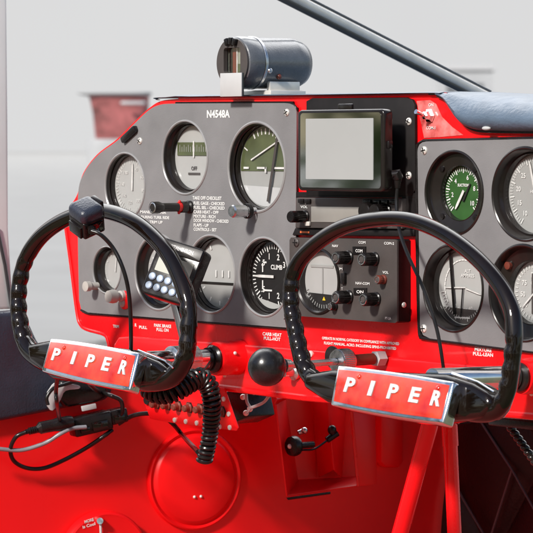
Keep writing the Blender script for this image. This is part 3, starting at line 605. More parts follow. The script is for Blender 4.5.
# ================================================================== CONTROL WHEELS
def wheel(path, tau, hubpx, w0, badge, badge_w, hub_poly, shaft_end, letters, label, scal):
    hub = P(hubpx[0], hubpx[1], w0); t = math.radians(tau); n = Vector((0, -math.cos(t), math.sin(t)))
    U = Vector((0, math.sin(t), math.cos(t)))
    root = thing('control_wheel', label, 'control wheel', hub, 'control wheels in front of the dashboard')
    raw = [hit(x, y, hub, n) for x, y in path]; pts = spline(raw, 12); N = len(pts)
    cen = sum(raw, Vector()) / len(raw); k = mm(1, hub); rad = []; out = []
    acc = 0
    for i, p in enumerate(pts):
        if i: acc += (p - pts[i - 1]).length
        u = i / (N - 1); r = 7.9 + 2.6 * abs(2 * u - 1) ** 1.5
        inw = (cen - p).normalized(); o = 0
        for a, b_ in scal:
            if a <= u <= b_:
                e = min(1, (u - a) / .02, (b_ - u) / .02); o = -e * (.5 + .5 * math.sin(acc / k / 16.0 * 2 * PI)) * 1.2; r += o * .8
        rad.append(r * k); out.append(p + inw * o * k * .8)
    b = B(); b.tube(out, rad, 20); rim = obj('rim', b, 'blackgloss', root, 60)
    # hub casting
    Mh = frame(hub, X1, U)
    inv = Mh.inverted()
    hp = [inv @ hit(x, y, hub, n) for x, y in hub_poly]
    tl = [hit(x, y, hub + n * .0118, n) for x, y in shaft_end[4]]
    b = B(); b.tube(tl, .0009, 8); obj('edge_trim', b, 'chrome', root)  # silver arm edge at left; at right a highlight line built as trim
    b = B(); b.prism(Mh, [(v.x, v.y) for v in hp], -.020, .012, bevel=.006, seg=3); hb = obj('hub', b, 'blackgloss', root)
    # badge
    tb = math.radians(21); nb = Vector((0, -math.cos(tb), math.sin(tb))); bc = P(sum(q[0] for q in badge) / 4, sum(q[1] for q in badge) / 4, badge_w)
    cs = [hit(x, y, bc, nb) for x, y in badge]; xd = (cs[1] - cs[0]); Mb = frame(bc, xd, (cs[0] - cs[3])); ib = Mb.inverted()
    q = [ib @ v for v in cs]
    def bow(ins):                                    # outline with gently bowed long edges
        c2 = [Vector((v.x * (1 - ins / abs(v.x)), v.y * (1 - ins / abs(v.y)))) for v in q]; o = []
        for i in range(4):
            a, b_ = c2[i], c2[(i + 1) % 4]; m_ = 12 if i in (0, 2) else 3
            for j in range(m_):
                u = j / m_; v = a.lerp(b_, u)
                if i in (0, 2): v.y += (1 if i == 0 else -1) * k * 1.4 * (4 * u * (1 - u))
                o.append((v.x, v.y))
        return o
    b = B(); b.prism(Mb, bow(0)[::-1], -.014, .0, bevel=.0022, seg=3); tr = obj('badge', b, 'chrome', root)
    b = B(); b.prism(Mb, bow(.0042)[::-1], -.002, .0009, bevel=.0006); fa = obj('badge_face', b, 'redface', tr)
    w = (q[1] - q[0]).length
    for i, ch in enumerate('PIPER'):
        u = letters[i]; a = q[0].lerp(q[1], u); c2 = q[3].lerp(q[2], u); m2 = a.lerp(c2, .47)
        hgt = (a - c2).length * .335
        b = B(); b.text(Mb @ Matrix.Translation((m2.x, m2.y, .0016)), ch, hgt, w * (.080 if ch != 'I' else .036), .038, .0006); obj('letter', b, 'whitepaint', tr)
    for i in (0, 4):
        a = q[0].lerp(q[1], letters[i] + (.07 if i == 0 else -.02)); c2 = q[3].lerp(q[2], letters[i] + .03); m2 = a.lerp(c2, .21)
        b = B(); b.lathe(Mb @ Matrix.Translation((m2.x, m2.y, .0009)), [(.0024, 0), (.0024, .001), (.0014, .0016), (0, .0016)], 16); obj('badge_screw', b, 'redface', tr)
    # shaft
    pe = P(shaft_end[0], shaft_end[1], .0); p1 = pe + NP * .03; p0 = pe + NP * (w0 - .012) + UP * mm(shaft_end[2], hub)
    b = B(); b.tube([p0, p0.lerp(p1, .5), p1, pe], .0112, 28); sh = obj('shaft', b, 'chrome', root)
    d = (p1 - p0)
    if shaft_end[3]:
        b = B(); b.tube([p0.lerp(p1, .46), p0.lerp(p1, .47), p0.lerp(p1, .73), p0.lerp(p1, .74)], [.0125, .0158, .0165, .0125], 32); obj('collar', b, 'steel', root)
    b = B(); b.tube([p0.lerp(p1, .88), p0.lerp(p1, .93)], [.0128, .0128], 28); obj('clamp_ring', b, 'bezel', root)
    return root, hub, n
LW = [(58, 367), (36, 356), (25, 342), (19.5, 318), (19, 290), (25, 262), (38, 240), (57, 224), (80, 214), (106, 211.5), (137, 223.5), (165, 250), (180.5, 279), (188, 305), (188, 335), (185, 358), (172, 377), (150, 382), (128, 377)]
RW = [(340, 391), (316, 381), (304, 364), (296, 332), (291, 300), (294.5, 271), (310, 249), (338, 229.5), (369, 220.5), (406, 219.5), (440, 231.5), (472, 254), (497, 281), (511, 308), (514, 333), (512, 358), (507, 390), (496, 409), (475, 412), (445, 402)]
wheel(LW, 8, (95, 363), .165, [(50, 338), (139, 352.5), (129.5, 391), (41, 371)], .190, [(34, 345), (56, 341), (136, 350), (165, 362), (176, 372), (164, 386), (135, 390), (60, 380), (36, 362)], (238, 357.5, 2, True, ((138, 350), (165, 361), (173, 368))), (.13, .335, .52, .70, .885),
      'left control wheel with red badge, carrying the strapped switch box', ((.10, .30), (.70, .86)))
wheel(RW, 8, (398, 394), .165, [(337.5, 365), (454, 381.5), (443, 424), (330, 405)], .190, [(312, 374), (340, 370), (454, 375), (480, 384), (496, 394), (500, 406), (490, 419), (450, 423), (335, 404), (310, 388)], (545, 375, 3, False, ((452, 373), (478, 382), (494, 392))), (.15, .345, .53, .72, .90),
      'right control wheel with red badge, nearest the camera', ((.06, .26), (.74, .90)))

# strap-on switch box with its cable
sb = thing('switch_box', 'black strapped switch box clamped on top of the left control wheel', 'switch', P(85, 222, .17))
Xr = (RIGHT * .78 + UP * .36 + FWD * .50).normalized(); Xl = -RIGHT * .85 + UP * .26 + FWD * .46; Ub_ = Xr.cross(Xl).normalized()
if Ub_.z < 0: Ub_ = -Ub_
Mx = frame(P(84, 228, .200), Xr, Ub_)
b = B(); b.box(Mx, 0, .028, -.017, .004, -.029, 0, .0025, 3); obj('body', b, 'black', sb)
b = B(); b.box(Mx, -.0015, .0295, .000, .0185, -.0305, .0015, .0075, 5); obj('strap', b, 'navy', sb, 60)
b = B(); b.box(Mx, .004, .024, -.014, .0005, -.001, .002, .001); obj('cover_plate', b, 'blackgloss', sb)
b = B(); b.box(Mx, -.0028, .0005, -.016, -.002, -.026, -.004, .001); obj('side_plate', b, 'black', sb)
b = B(); b.box(Mx, .0265, .0325, -.006, .018, -.024, -.006, .002); obj('buckle', b, 'black', sb)
b = B(); b.tube([P(92, 229, .19), P(91.5, 231.5, .203)], [.0045, .0036], 14); obj('strain_relief', b, 'black', sb)
b = B(); b.tube(spline([P(91.5, 231, .203), P(101, 235, .197), (P(113, 248, .185)), P(122, 266, .18), P(128, 288, .175), P(130.5, 315, .17), P(131, 350, .165), P(130, 372, .15)], 8), .0023, 12); obj('cable', b, 'rubber', sb)

# keypad unit
kp = thing('keypad_unit', 'tilted black keypad unit with small display and blue-grey buttons', 'timer', P(172, 270, .08))
nk = (-FWD * .88 + RIGHT * -.36 + UP * .30).normalized(); kc = P(173, 270, .10)
xd = RIGHT * 40 + UP * -15.5; xd = xd - nk * xd.dot(nk); Mk = frame(kc, xd, UP - nk * UP.dot(nk))
b = B(); b.prism(Mk, rrect(-.0285, .0285, -.034, .032, .005), -.022, 0, bevel=.002, seg=3); kb = obj('case', b, 'black', kp)
b = B(); b.prism(Mk, rrect(-.0272, .0272, .017, .0305, .002), 0, .0014, bevel=.0006); kt = obj('top_strip', b, 'bezel', kp)
b = B(); b.text(Mk @ Matrix.Translation((0, .024, .0018)), 'DIGITAL CHRON.', .0042, .036, .03); obj('lettering', b, 'white', kt)
b = B(); b.prism(Mk, rrect(-.0215, .0225, -.006, .013, .001), -.001, .0008); obj('display', b, 'lcd', kp)
for r_ in range(2):
    for i in range(5):
        b = B(); b.lathe(Mk @ Matrix.Translation((-.0205 + i * .0100, -.0135 - r_ * .0105, 0)), [(.0043, 0), (.0043, .0014), (.0034, .0024), (0, .0028)], 20); obj('button', b, 'button', kp)
b = B(); b.tube([kc - nk * .018, P(176, 300, .06), P(186, 340, .10)], .007, 14); obj('arm', b, 'bezel', kp)

# map light on the grey plate
ml = thing('map_light', 'small black swivel lamp with red ring standing out from the grey plate', 'lamp', P(188, 206, .004))
p = P(190, 207, .004); k = mm(.92, p)
b = B(); b.lathe(pf(p), [(k * 7, 0), (k * 7, .003), (k * 5, .005), (k * 5, .008)], 28); obj('base', b, 'black', ml)
b = B(); b.tube([p + NP * .006, p + NP * .014], k * 6.2, 22); obj('ring', b, 'bezel', ml)
b = B(); b.tube([p + NP * .013, p + NP * .018], k * 5.2, 22); b.ball(Matrix.Translation(p + NP * .015 + UP * k * 6), k * 1.7); b.ball(Matrix.Translation(p + NP * .016 - UP * k * 6), k * 1.7); obj('red_ring', b, mat('red_plastic', (.6, .01, .01), .25), ml)
b = B(); b.tube([p + NP * .017, p + NP * .040], k * 4.8, 22); b.tube([p + NP * .040, p + NP * .046, p + NP * .054], [k * 4.8, k * 6.6, k * 6.4], 22); obj('barrel', b, 'bezel', ml)
b = B(); b.lathe(pf(p + NP * .054), [(k * 5.6, .0), (k * 4.6, .0004), (k * 3.5, -.003), (0, -.004)], 22); obj('lens', b, 'steel', ml)

# throttle
tp = P(384, 358, .006); th = thing('throttle', 'black ball knob on a long steel rod between the wheels', 'throttle', tp)
tb_ = P(267, 367, .165)
b = B(); b.ball(Matrix.Translation(tb_), mm(19.5, tb_), 1, 1, 1); obj('ball', b, mat('worn_black_ball', (.012, .011, .012), .26, nscale=70, nvar=.5, rvar=.1, bump=.05, bscale=150), th)
b = B(); b.tube([tb_, tp], .0036, 16); obj('rod', b, 'steel', th)
d = (tp - tb_)
b = B(); b.tube([tb_ + d * .14, tb_ + d * .19], [.0075, .006], 16); obj('ferrule', b, 'steel', th)
Mt = frame(tb_ + d * .66, d.cross(UP), UP) ; nn = d.normalized(); 
b = B(); q0 = tb_ + d * .64; Mq = frame(q0, nn.cross(UP).normalized(), UP)
rr = mm(11.5, q0); prof = [(.004, -.009), (rr, -.009), (rr * 1.04, -.007), (rr * 1.04, .007), (rr, .009), (.004, .009)]
b.lathe(Mq, prof, 40)
for i in range(40):
    a = 2 * PI * i / 40; v = Mq @ Vector((rr * 1.04 * math.cos(a), rr * 1.04 * math.sin(a), -.007)); v2 = Mq @ Vector((rr * 1.04 * math.cos(a), rr * 1.04 * math.sin(a), .007)); b.tube([v, v2], .0008, 5)
obj('friction_wheel', b, 'steel', th)
b = B(); b.tube([tb_ + d * .72, tb_ + d * .90], .0062, 18); obj('sleeve', b, 'rust', th)
b = B(); b.lathe(frame(tb_ + d * .95, nn.cross(UP).normalized(), UP), [(.004, -.008), (.0085, -.006), (.0085, .005), (.004, .006)], 6); obj('nut', b, 'paper', th)
b = B(); b.lathe(pf(P(333, 357, .0065)), [(.012, 0), (.012, .0015), (.0105, .002), (.0, .002)], 30); obj('hole_plate', b, 'bezel', th)
# two more controls in the lower apron
b = B(); p = P(296, 372, .006); b.lathe(pf(p), [(.009, 0), (.009, .004), (.005, .006), (.005, .018), (0, .019)], 20); o = obj('cable_stop', b, 'steel', dash)
for x, y in ((260, 357), (311, 354), (470, 372)):
    b = B(); b.lathe(pf(P(x, y, .006)), [(.0038, 0), (.0036, .0015), (0, .0022)], 16); obj('rivet', b, 'alu', lowp)

# ================================================================== CORDS
cc = thing('coiled_cord', 'black coiled cord looping under the left control wheel', 'cord', P(205, 440, .08))
core = spline([P(146, 388, .150), P(158, 394, .145), P(173, 392, .135), P(187, 384, .12), (P(199, 378, .105)), P(208, 385, .095), P(212, 402, .09), P(211, 425, .085), P(208, 445, .085), P(204, 462, .085)], 24)
ln = [0]
for a, b_ in zip(core, core[1:]): ln.append(ln[-1] + (b_ - a).length)
hel = []; turns = 33; NS = turns * 16; prev = None
for i in range(NS + 1):
    s = ln[-1] * i / NS; j = min(range(len(ln) - 1), key=lambda q: 0 if ln[q] <= s <= ln[q + 1] else 1); f = (s - ln[j]) / max(1e-9, ln[j + 1] - ln[j]); p = core[j].lerp(core[j + 1], f)
    d = (core[min(j + 2, len(core) - 1)] - core[max(j - 1, 0)]).normalized()
    a = d.orthogonal().normalized() if prev is None else (prev - d * prev.dot(d)).normalized(); prev = a; bb = d.cross(a)
    R_ = .0100 * (0.85 + .15 * math.sin(i * .01)); an = 2 * PI * turns * i / NS
    hel.append(p + (a * math.cos(an) + bb * math.sin(an)) * R_)
b = B(); b.tube(hel, .0024, 8); obj('coil', b, 'rubber', cc)
b = B(); b.tube(spline([hel[0], P(140, 382, .15), P(132, 374, .15)], 6), .0021, 8); b.tube(spline([P(198, 376, .10), P(206, 368, .08), P(210, 362, .06)], 6), .0016, 8); obj('lead', b, 'rubber', cc)

# ================================================================== FOOTWELL
W_A = math.radians(14); TW = Vector((math.sin(W_A), math.cos(W_A), 0)); NW = Vector((math.cos(W_A), -math.sin(W_A), 0)); PW = Vector((-.43, -.10, 0))
MW = frame(PW, TW, UP); iMW = MW.inverted()          # x along the wall (forward), y up, z towards the cabin
def wp(px, py, off=0.0): return hit(px, py, PW + NW * off, NW)
def wl(pxs, off=0.0): return [(lambda v: (v.x, v.y))(iMW @ wp(a, b_, off)) for a, b_ in pxs]
sw = thing('side_wall', 'glossy red footwell side wall with a pressed round cover', 'side wall', wp(230, 500))
wall_px = [(-60, 404), (60, 396), (108, 384), (114, 360), (463, 330), (463, 620), (-60, 620)]
b = B(); t_ = bmesh.new()
b.prism(MW, wl(wall_px), -.004, 0); obj('wall_sheet', b, 'redwall', sw)
def cover(px, py, r, parent, prof):
    q = wp(px, py, .0); R_ = r * (q - CAM).dot(FWD) / FPX; b = B(); b.lathe(frame(q, TW, UP), [(R_ * a, h) for a, h in prof], 72); return obj('round_cover', b, 'redwall', parent), q, R_
cv, q, R_ = cover(194, 479, 51, sw, [(1.0, .0), (1.0, .0025), (.985, .005), (.96, .0058), (.93, .005), (.90, .0035), (.87, .0045), (.84, .007), (.80, .0082), (.5, .0095), (0, .0102)])
cv['label'] = 'large pressed round cover with two small rivets'
for x, y in ((194.5, 497), (201, 496.5)):
    b = B(); b.ball(Matrix.Translation(wp(x, y, .010)), .0019); obj('rivet', b, 'alu', cv)
lc = thing('vent_dial', 'round red vent cover with handwriting and a pin, at the bottom edge', 'vent', wp(102, 556))
cv2, q, R_ = cover(102, 556, 46, lc, [(1.0, .0), (1.0, .010), (.97, .0135), (.93, .0145), (.88, .0138), (.5, .014), (0, .014)])
b = B(); b.tube([wp(100, 521, .014), wp(100, 521, .022)], [.005, .004], 16); obj('pin_head', b, 'chrome', lc)
b = B(); b.tube([wp(100.5, 524, .018), wp(102.5, 570, .018)], .0016, 10); obj('pin', b, 'paper', lc)
for s, x, y, w_ in (('MORE', 89, 520.8, 10), ('is Cool', 89, 525.5, 14)):
    b = B(); q = wp(x, y, .0146); b.text(frame(q, TW * 1 + UP * .22, UP), s, mm(2.9, q), mm(w_, q), .03); obj('handwriting', b, 'white', cv2)
# navy vinyl side trim
b = B(); tp_ = sp2([(-60, 314), (0, 312), (18, 311.5), (28, 322), (40, 345), (60, 356), (90, 366), (112, 372)], 4) + [(112, 392), (106, 400), (60, 409), (0, 421), (-60, 431)]
b.prism(MW, wl(tp_, .012), -.012, .016, bevel=.010, seg=4)
vt = tag(obj('side_trim', b, 'navy'), 'navy vinyl padded trim above the red side wall, behind the left wheel', 'trim panel')
b = B(); 
ph = thing('pouch', 'small black pouch with a white tag below the left badge', 'pouch', wp(85, 405, .03))
b.prism(MW, wl([(60, 380), (84, 377), (106, 381), (109, 396), (98, 402), (66, 408), (58, 398)], .03), .017, .032, bevel=.005, seg=3); obj('body', b, 'black', ph)
b = B(); b.prism(MW, wl([(82, 406.5), (96, 403.5), (97, 408.5), (83, 411.5)], .034), .030, .0335, bevel=.0005); obj('tag', b, 'paper', ph)
b = B(); b.prism(MW, wl(sp2([(48, 392), (55, 383), (62, 386), (70, 384), (80, 386), (79, 389), (66, 391), (61, 400), (53, 411), (47, 405)], 3), .038), .034, .037, bevel=.0008); tag(obj('paper_scrap', b, 'paper'), 'torn white paper scrap beside the black pouch', 'paper')  # bright glare on the navy vinyl, built as a flat white shape
# adapter with its cables
ad = thing('power_adapter', 'black adapter box with plugs lying against the red side wall', 'adapter', wp(95, 420, .03))
Ma = frame(wp(94, 422, .030), TW + UP * .18, UP)
b = B(); b.box(Ma, -.030, .020, -.012, .011, -.012, .012, .003, 3); b.box(Ma, .015, .042, -.008, .010, -.010, .010, .003, 3); obj('body', b, 'black', ad)
b = B(); b.box(Ma, -.008, .012, -.009, .002, .0115, .015, .001); b.box(Ma, -.024, -.012, -.008, -.001, .0115, .0155, .001); b.box(Ma, .022, .036, -.006, .004, .0095, .013, .001); obj('ridges', b, 'blackgloss', ad)
b = B(); b.tube(spline([wp(26, 432, .045), wp(40, 428, .045), wp(58, 424.5, .045), wp(72, 422, .045)], 4), [.003] * 4 + [.0075] * 4 + [.0085] * 4 + [.0075], 16); obj('plug', b, 'black', ad)
b = B()
for x in range(7): b.tube([wp(29 + x * 2, 431.2 - x * .45, .045), wp(29.9 + x * 2, 431 - x * .45, .045)], .0045, 12)
obj('strain_relief', b, 'rubber', ad)
b = B(); b.tube(spline([wp(26, 432, .045), wp(16, 437, .04), wp(10.5, 449, .03), wp(14, 461, .02), wp(27, 468, .015), wp(44, 468, .015), wp(64, 460, .02), wp(86, 448, .03), wp(104, 436, .04), wp(112, 430, .035)], 8), .0026, 12); obj('cable', b, 'rubber', ad)
b = B(); b.tube(spline([P(57, 378, .17), P(56, 392, .15), P(57, 404, .14), wp(60, 420, .05), wp(66, 430, .035)], 8), .0024, 12)
b.tube(spline([P(84, 378, .17), wp(96, 390, .05), wp(112, 396, .05), wp(121, 401, .05), wp(122, 412, .045), wp(116, 420, .03)], 8), .0026, 12); obj('lead', b, 'rubber', ad)
b = B(); b.tube(spline([wp(48, 405, .045), wp(47, 397, .045), wp(54, 388, .045), wp(66, 384, .04), wp(80, 380, .04)], 8), .0022, 12); obj('lead', b, 'rubber', ad)
gc = tag(obj('grey_cord', B().tube(spline([wp(-20, 446, .03), wp(0, 449, .03), wp(22, 450, .032), wp(45, 443, .04), wp(60, 434, .048), wp(72, 428.5, .05), wp(86, 427, .05)], 8), .0026, 12), 'greycable'), 'pale grey cord running to the adapter from the left edge', 'cord')
tag(obj('black_cord', B().tube(spline([wp(118, 424, .035), wp(132, 416, .04), wp(146, 413.5, .045), wp(160, 415, .05), wp(172, 423, .06), wp(184, 437, .07), P(198, 452, .09)], 8), .0028, 12), 'rubber'), 'plain black cord arching from the adapter to the coiled cord', 'cord')
# breaker plate below the dashboard
bk = thing('breaker_panel', 'sloping red plate with brown breaker caps under the dashboard', 'breaker panel', P(185, 410))
nb = (Vector((0, -1, 0)) + UP * -.1).normalized(); b0 = P(185, 405, .01); Ub = UP - nb * UP.dot(nb); Mb = frame(b0, X1, Ub); ib = Mb.inverted()
def bl(pxs): return [(lambda v: (v.x, v.y))(ib @ hit(a, c2, b0, nb)) for a, c2 in pxs]
def bpn(x, y): return hit(x, y, b0, nb)
b = B(); b.prism(Mb, bl([(135, 378), (224, 388), (238, 428), (236, 431), (165, 422), (150, 419)]), -.002, 0, bevel=.0008); pl = obj('plate', b, 'red', bk)
for i in range(7):
    x, y = 157 + i * 10.9, 403.5 + i * 1.35; q = bpn(x, y); b = B(); b.lathe(frame(q, X1, Ub), [(.0058, 0), (.0058, .002), (.0042, .003), (.0042, .008), (.0032, .0095), (0, .0095)], 20); o = obj('breaker', b, 'rust', bk)
    b = B(); b.lathe(frame(q, X1, Ub), [(.0072, .0), (.0070, .0012), (.0058, .0014)], 6); obj('nut', b, 'bezel', o)
for x, y in ((175, 420), (186, 421.5), (197, 423), (209, 424.8), (220, 426.6), (230, 427.5), (229, 414), (224, 399), (176, 385.5), (196, 388)):
    q = bpn(x, y); b = B(); b.lathe(frame(q, X1, Ub), [(.0030, 0), (.0027, .0014), (0, .002)], 14); obj('bolt', b, 'alu', bk)
b = B(); q = bpn(148, 400); b.lathe(frame(q, X1, Ub), [(.006, 0), (.005, .003), (0, .003)], 16); obj('plug', b, 'black', bk)
# black relay and white wires behind it
rl = thing('relay_box', 'black relay box with white wire ends beneath the dashboard', 'relay', P(250, 405, -.05))
Mr = frame(P(249, 403, -.05), X1 + UP * .35, UP); b = B(); b.box(Mr, -.016, .018, -.020, .018, -.02, .02, .002); obj('case', b, 'black', rl)
for pts in (((246, 392), (247, 402), (250, 408), (247, 413)), ((250, 408), (256, 406), (264, 402), (270, 394), (271, 389))):
    b = B(); b.tube(spline([P(x, y, -.02) for x, y in pts], 6), .0018, 8); obj('wire', b, 'paper', rl)
for x, y in ((243, 397), (250, 409), (246, 413), (254, 392)):
    b = B(); b.ball(Matrix.Translation(P(x, y, -.022)), .0034); obj('terminal', b, 'alu', rl)

# folded sheet-metal box
OB = .10
bx = thing('sheet_metal_box', 'folded dark red sheet-metal box with black knob under the dashboard', 'control box', wp(325, 480, OB))
def ob(pxs, off=OB): return wl(pxs, off)
b = B(); b.prism(MW, ob([(277, 398), (352, 392), (360, 484), (300, 492), (293, 478), (283, 420)]), OB - .004, OB); obj('back_sheet', b, 'redwall', bx)
def strip(pts3, th=.002):
    t = bmesh.new(); v = [t.verts.new(p) for p in pts3]; f = t.faces.new(v); f.normal_update(); nrm = f.normal.copy()
    r = bmesh.ops.extrude_face_region(t, geom=[f]); bmesh.ops.translate(t, vec=nrm * th, verts=[g for g in r['geom'] if isinstance(g, bmesh.types.BMVert)])
    bmesh.ops.recalc_face_normals(t, faces=list(t.faces)); bb = B(); bb._merge(t, None, .0006); return bb
def w3(x, y, o): return wp(x, y, o)
obj('left_flange', strip([w3(275, 405, OB + .045), w3(286, 497, OB + .045), w3(297, 481, OB + .002), w3(284, 398, OB + .002)]), 'redwall', bx)
obj('left_flange', strip([w3(275, 405, OB + .045), w3(277, 400, OB + .045), w3(294, 396, OB + .03), w3(284, 398, OB + .002)]), 'redwall', bx)
obj('bottom_ledge', strip([w3(286, 497, OB + .045), w3(376, 484, OB + .045), w3(358, 478, OB + .002), w3(297, 481, OB + .002)]), 'redwall', bx)
obj('ridge', strip([w3(326, 398, OB + .035), w3(333, 470, OB + .035), w3(341, 478, OB + .012), w3(345, 396, OB + .004)]), 'redwall', bx)
obj('ridge', strip([w3(326, 398, OB + .035), w3(333, 470, OB + .035), w3(318, 478, OB + .003), w3(312, 398, OB + .003)]), 'redwall', bx)
b = B(); b.tube([w3(350, 396, OB + .04), w3(358.5, 486, OB + .045)], .0022, 8); obj('wire_edge', b, 'red', bx)
obj('right_flange', strip([w3(351, 398, OB + .04), w3(358.5, 486, OB + .045), w3(376, 484, OB + .045), w3(374, 398, OB + .03)]), 'redwall', bx)
obj('lower_lip', strip([w3(286, 497.5, OB + .046), w3(287.5, 500, OB + .046), w3(330, 494, OB + .046), w3(330, 491.5, OB + .046)]), 'black', bx)
q = w3(294, 446, OB + .05); Mn = frame(q, -NP.cross(UP) * 1, UP); b = B(); b.lathe(pf(q), [(.004, -.03), (.004, -.004), (.0115, -.004), (.0125, .0), (.0115, .005), (.005, .0065), (0, .0065)], 36); kk = obj('knob', b, 'black', bx)
b = B(); b.ball(Matrix.Translation(q + NP * .0065), .003); obj('cap', b, 'alu', kk)
b = B(); b.tube(spline([w3(302, 450, OB + .045), w3(314, 449, OB + .04), w3(325, 442, OB + .04), w3(331, 437, OB + .04)], 5), .0013, 8); b.tube([w3(327, 440, OB + .04), w3(337, 433, OB + .04)], [.004, .0045], 14); b.ball(Matrix.Translation(w3(332, 430, OB + .045)), .0055, 1, 1, 1.1); obj('lever', b, 'black', bx)
b = B(); b.tube([w3(298, 433, OB + .04), w3(304, 430.5, OB + .04)], [.003, .0035], 12); b.ball(Matrix.Translation(w3(304.5, 430.5, OB + .045)), .004); obj('bracket', b, 'steel', bx)
# red stiffener behind the struts
b = B(); b.prism(MW, wl([(381, 402), (404, 400), (404, 462), (400, 468), (386, 468), (381, 462)], .02), .001, .02, bevel=.004); tag(obj('access_panel', b, 'redwall'), 'plain red raised panel on the wall between box and struts', 'panel')
# struts
def strut(pts, r, label, joint=None):
    a = thing('strut', label, 'strut', pts[-1]); b = B(); b.tube(pts, r, 24); obj('tube', b, 'red', a)
    if joint:
        b = B(); b.tube([joint[0], joint[1]], r * 1.12, 24); obj('sleeve', b, 'red', a)
strut([P(437, 395, -.12), P(429, 428, -.12), P(397, 545, -.12)], .0095, 'slanting red tube strut leaning down to the left')
strut([P(448, 395, -.16), P(449.5, 425, -.16), P(455, 545, -.16)], .0080, 'upright red tube strut beside the quilted lining', (P(449.5, 425, -.16), P(450.6, 446, -.16)))
# firewall lining
e = wp(461, 400); 
def fwp(px, py, y=0): return hit(px, py, (0, e.y - .01 - y, 0), NP)
t_ = bmesh.new(); a0 = fwp(456, 620); a1 = fwp(640, 330); nx, nz = 110, 150; gr = []
for j in range(nz + 1):
    row = []
    for i in range(nx + 1):
        x = a0.x + (a1.x - a0.x) * i / nx; z = a0.z + (a1.z - a0.z) * j / nz
        u = (x - a0.x) / .19 + (z - a0.z) / .27 + .25; v = (x - a0.x) / .19 - (z - a0.z) / .27 - .1
        h = (abs(math.sin(PI * u)) ** .5) * (abs(math.sin(PI * v)) ** .5)
        row.append(t_.verts.new((x, e.y - .02 - .018 * h, z)))
    gr.append(row)
for j in range(nz):
    for i in range(nx): t_.faces.new((gr[j][i], gr[j][i + 1], gr[j + 1][i + 1], gr[j + 1][i]))
b = B(); b._merge(t_); ql = thing('quilted_lining', 'dark maroon quilted lining in the shadow at lower right', 'lining', fwp(500, 560)); obj('quilt', b, 'maroon', ql, 80)
b = B()
for (xa, ya, xb, yb) in ((470, 405, 512, 470), (512, 470, 540, 520), (512, 470, 488, 545), (455, 485, 490, 545)):
    b.tube([fwp(xa + (xb - xa) * k / 8, ya + (yb - ya) * k / 8, .029) for k in range(9)], .0016, 8)
obj('piping', b, mat('plum_piping', (.085, .060, .068), .35), ql)
ch = thing('trim_chain', 'dark ribbed chain under the right end of the dashboard', 'chain', P(520, 430, -.06))
for i in range(11):
    b = B(); q = P(508 + i * 3.4, 424 + i * 4.8, -.06); b.ball(Matrix.Translation(q), .0052, 1, 1, .75); obj('link', b, 'bezel', ch)
b = B(); b.box(pf(P(515, 421, -.02)), -.03, .05, -.006, .004, -.02, .01, .002); obj('guide', b, 'black', ch)

# ================================================================== POSTS AND BEYOND
wpst = thing('windscreen_post', 'dark bar with pale upper flange slanting across the windscreen', 'windscreen post', P(484, 92, -.38))
a, b_ = P(487, 97, -.40), P(250, -24, -.03); d = (b_ - a).normalized(); sx = d.cross(FWD).normalized()
if sx.z < 0: sx = -sx
Mp = frame(a, d, sx)
Lb = (b_ - a).length
b = B(); b.tube([Mp @ Vector((0, 0, 0)), Mp @ Vector((Lb * .5, 0, 0)), Mp @ Vector((Lb, 0, 0))], .0072, 28); obj('tube', b, 'alu', wpst)
b = B(); b.box(Mp, 0, Lb, -.0105, -.0050, -.008, .004, .001); obj('channel', b, 'postdark', wpst)
b = B(); b.tube([Mp @ Vector((0, .0082, -.002)), Mp @ Vector((Lb, .0082, -.002))], .0014, 10); obj('seal', b, 'compass', wpst)
wd = thing('window_post', 'pale window post at the left edge of the cabin', 'window post', wp(5, 312, .0))
b = B(); b.prism(MW, wl([(-60, -40), (7, -40), (8.5, 120), (9, 230), (14, 309), (-60, 311)], -.03), -.06, -.03, bevel=.004); obj('post', b, 'post', wd)
b = B(); b.tube([wp(-3, 228, -.028), wp(5, 265, -.028), wp(12, 311, -.028)], .0022, 10); obj('seal', b, 'postdark', wd)
# far red tub on a pale base
DF = 22.0
rt = thing('red_tub', 'blurred red tub with flared pale rim far beyond the dashboard', 'tub', D(112, 185, DF) )
def ovs(rows, dep, mname, name, parent):
    t = bmesh.new(); R2 = []
    for (y, x0, x1) in rows:
        c0 = D((x0 + x1) / 2, y, dep); hw_ = (x1 - x0) / 2 * dep / FPX
        R2.append([t.verts.new(c0 + RIGHT * hw_ * math.copysign(abs(math.cos(a)) ** .6, math.cos(a)) + FWD * hw_ * .7 * math.copysign(abs(math.sin(a)) ** .6, math.sin(a))) for a in [2 * PI * k / 28 for k in range(28)]])
    for a, b2 in zip(R2, R2[1:]):
        for k in range(28): t.faces.new((a[k], a[(k + 1) % 28], b2[(k + 1) % 28], b2[k]))
    t.faces.new(R2[0]); t.faces.new(R2[-1][::-1]); bmesh.ops.recalc_face_normals(t, faces=list(t.faces)); b = B(); b._merge(t); return obj(name, b, mname, parent)
ovs([(95.5, 88, 150), (100, 90, 149), (115, 93, 149), (135, 95, 148), (140, 96, 147)], DF, 'farred', 'body', rt)
ovs([(92.5, 77, 152), (94, 77, 152), (96, 86, 150)], DF, 'farpale', 'rim', rt)
ovs([(139, 88, 155), (150, 86, 156), (165, 88, 153), (190, 86, 155), (330, 84, 157)], DF, 'farpale', 'base', rt)
b = B(); q = D(133, 103, DF - .25); b.box(frame(q, RIGHT, UP), -.09, .09, -.012, .012, -.02, .02, .01); obj('handle', b, 'farpale', rt)  # pale bar stands in for the highlight on the tub's right side
fb = thing('far_building', 'pale blurred building beyond the windscreen at upper right', 'building', D(465, 150, 90))
Mf = frame(D(468, 80, 90), RIGHT, UP); b = B(); b.box(Mf, -.9, .75, -2.2, .3, -3, 0); obj('wall', b, 'farpale', fb)
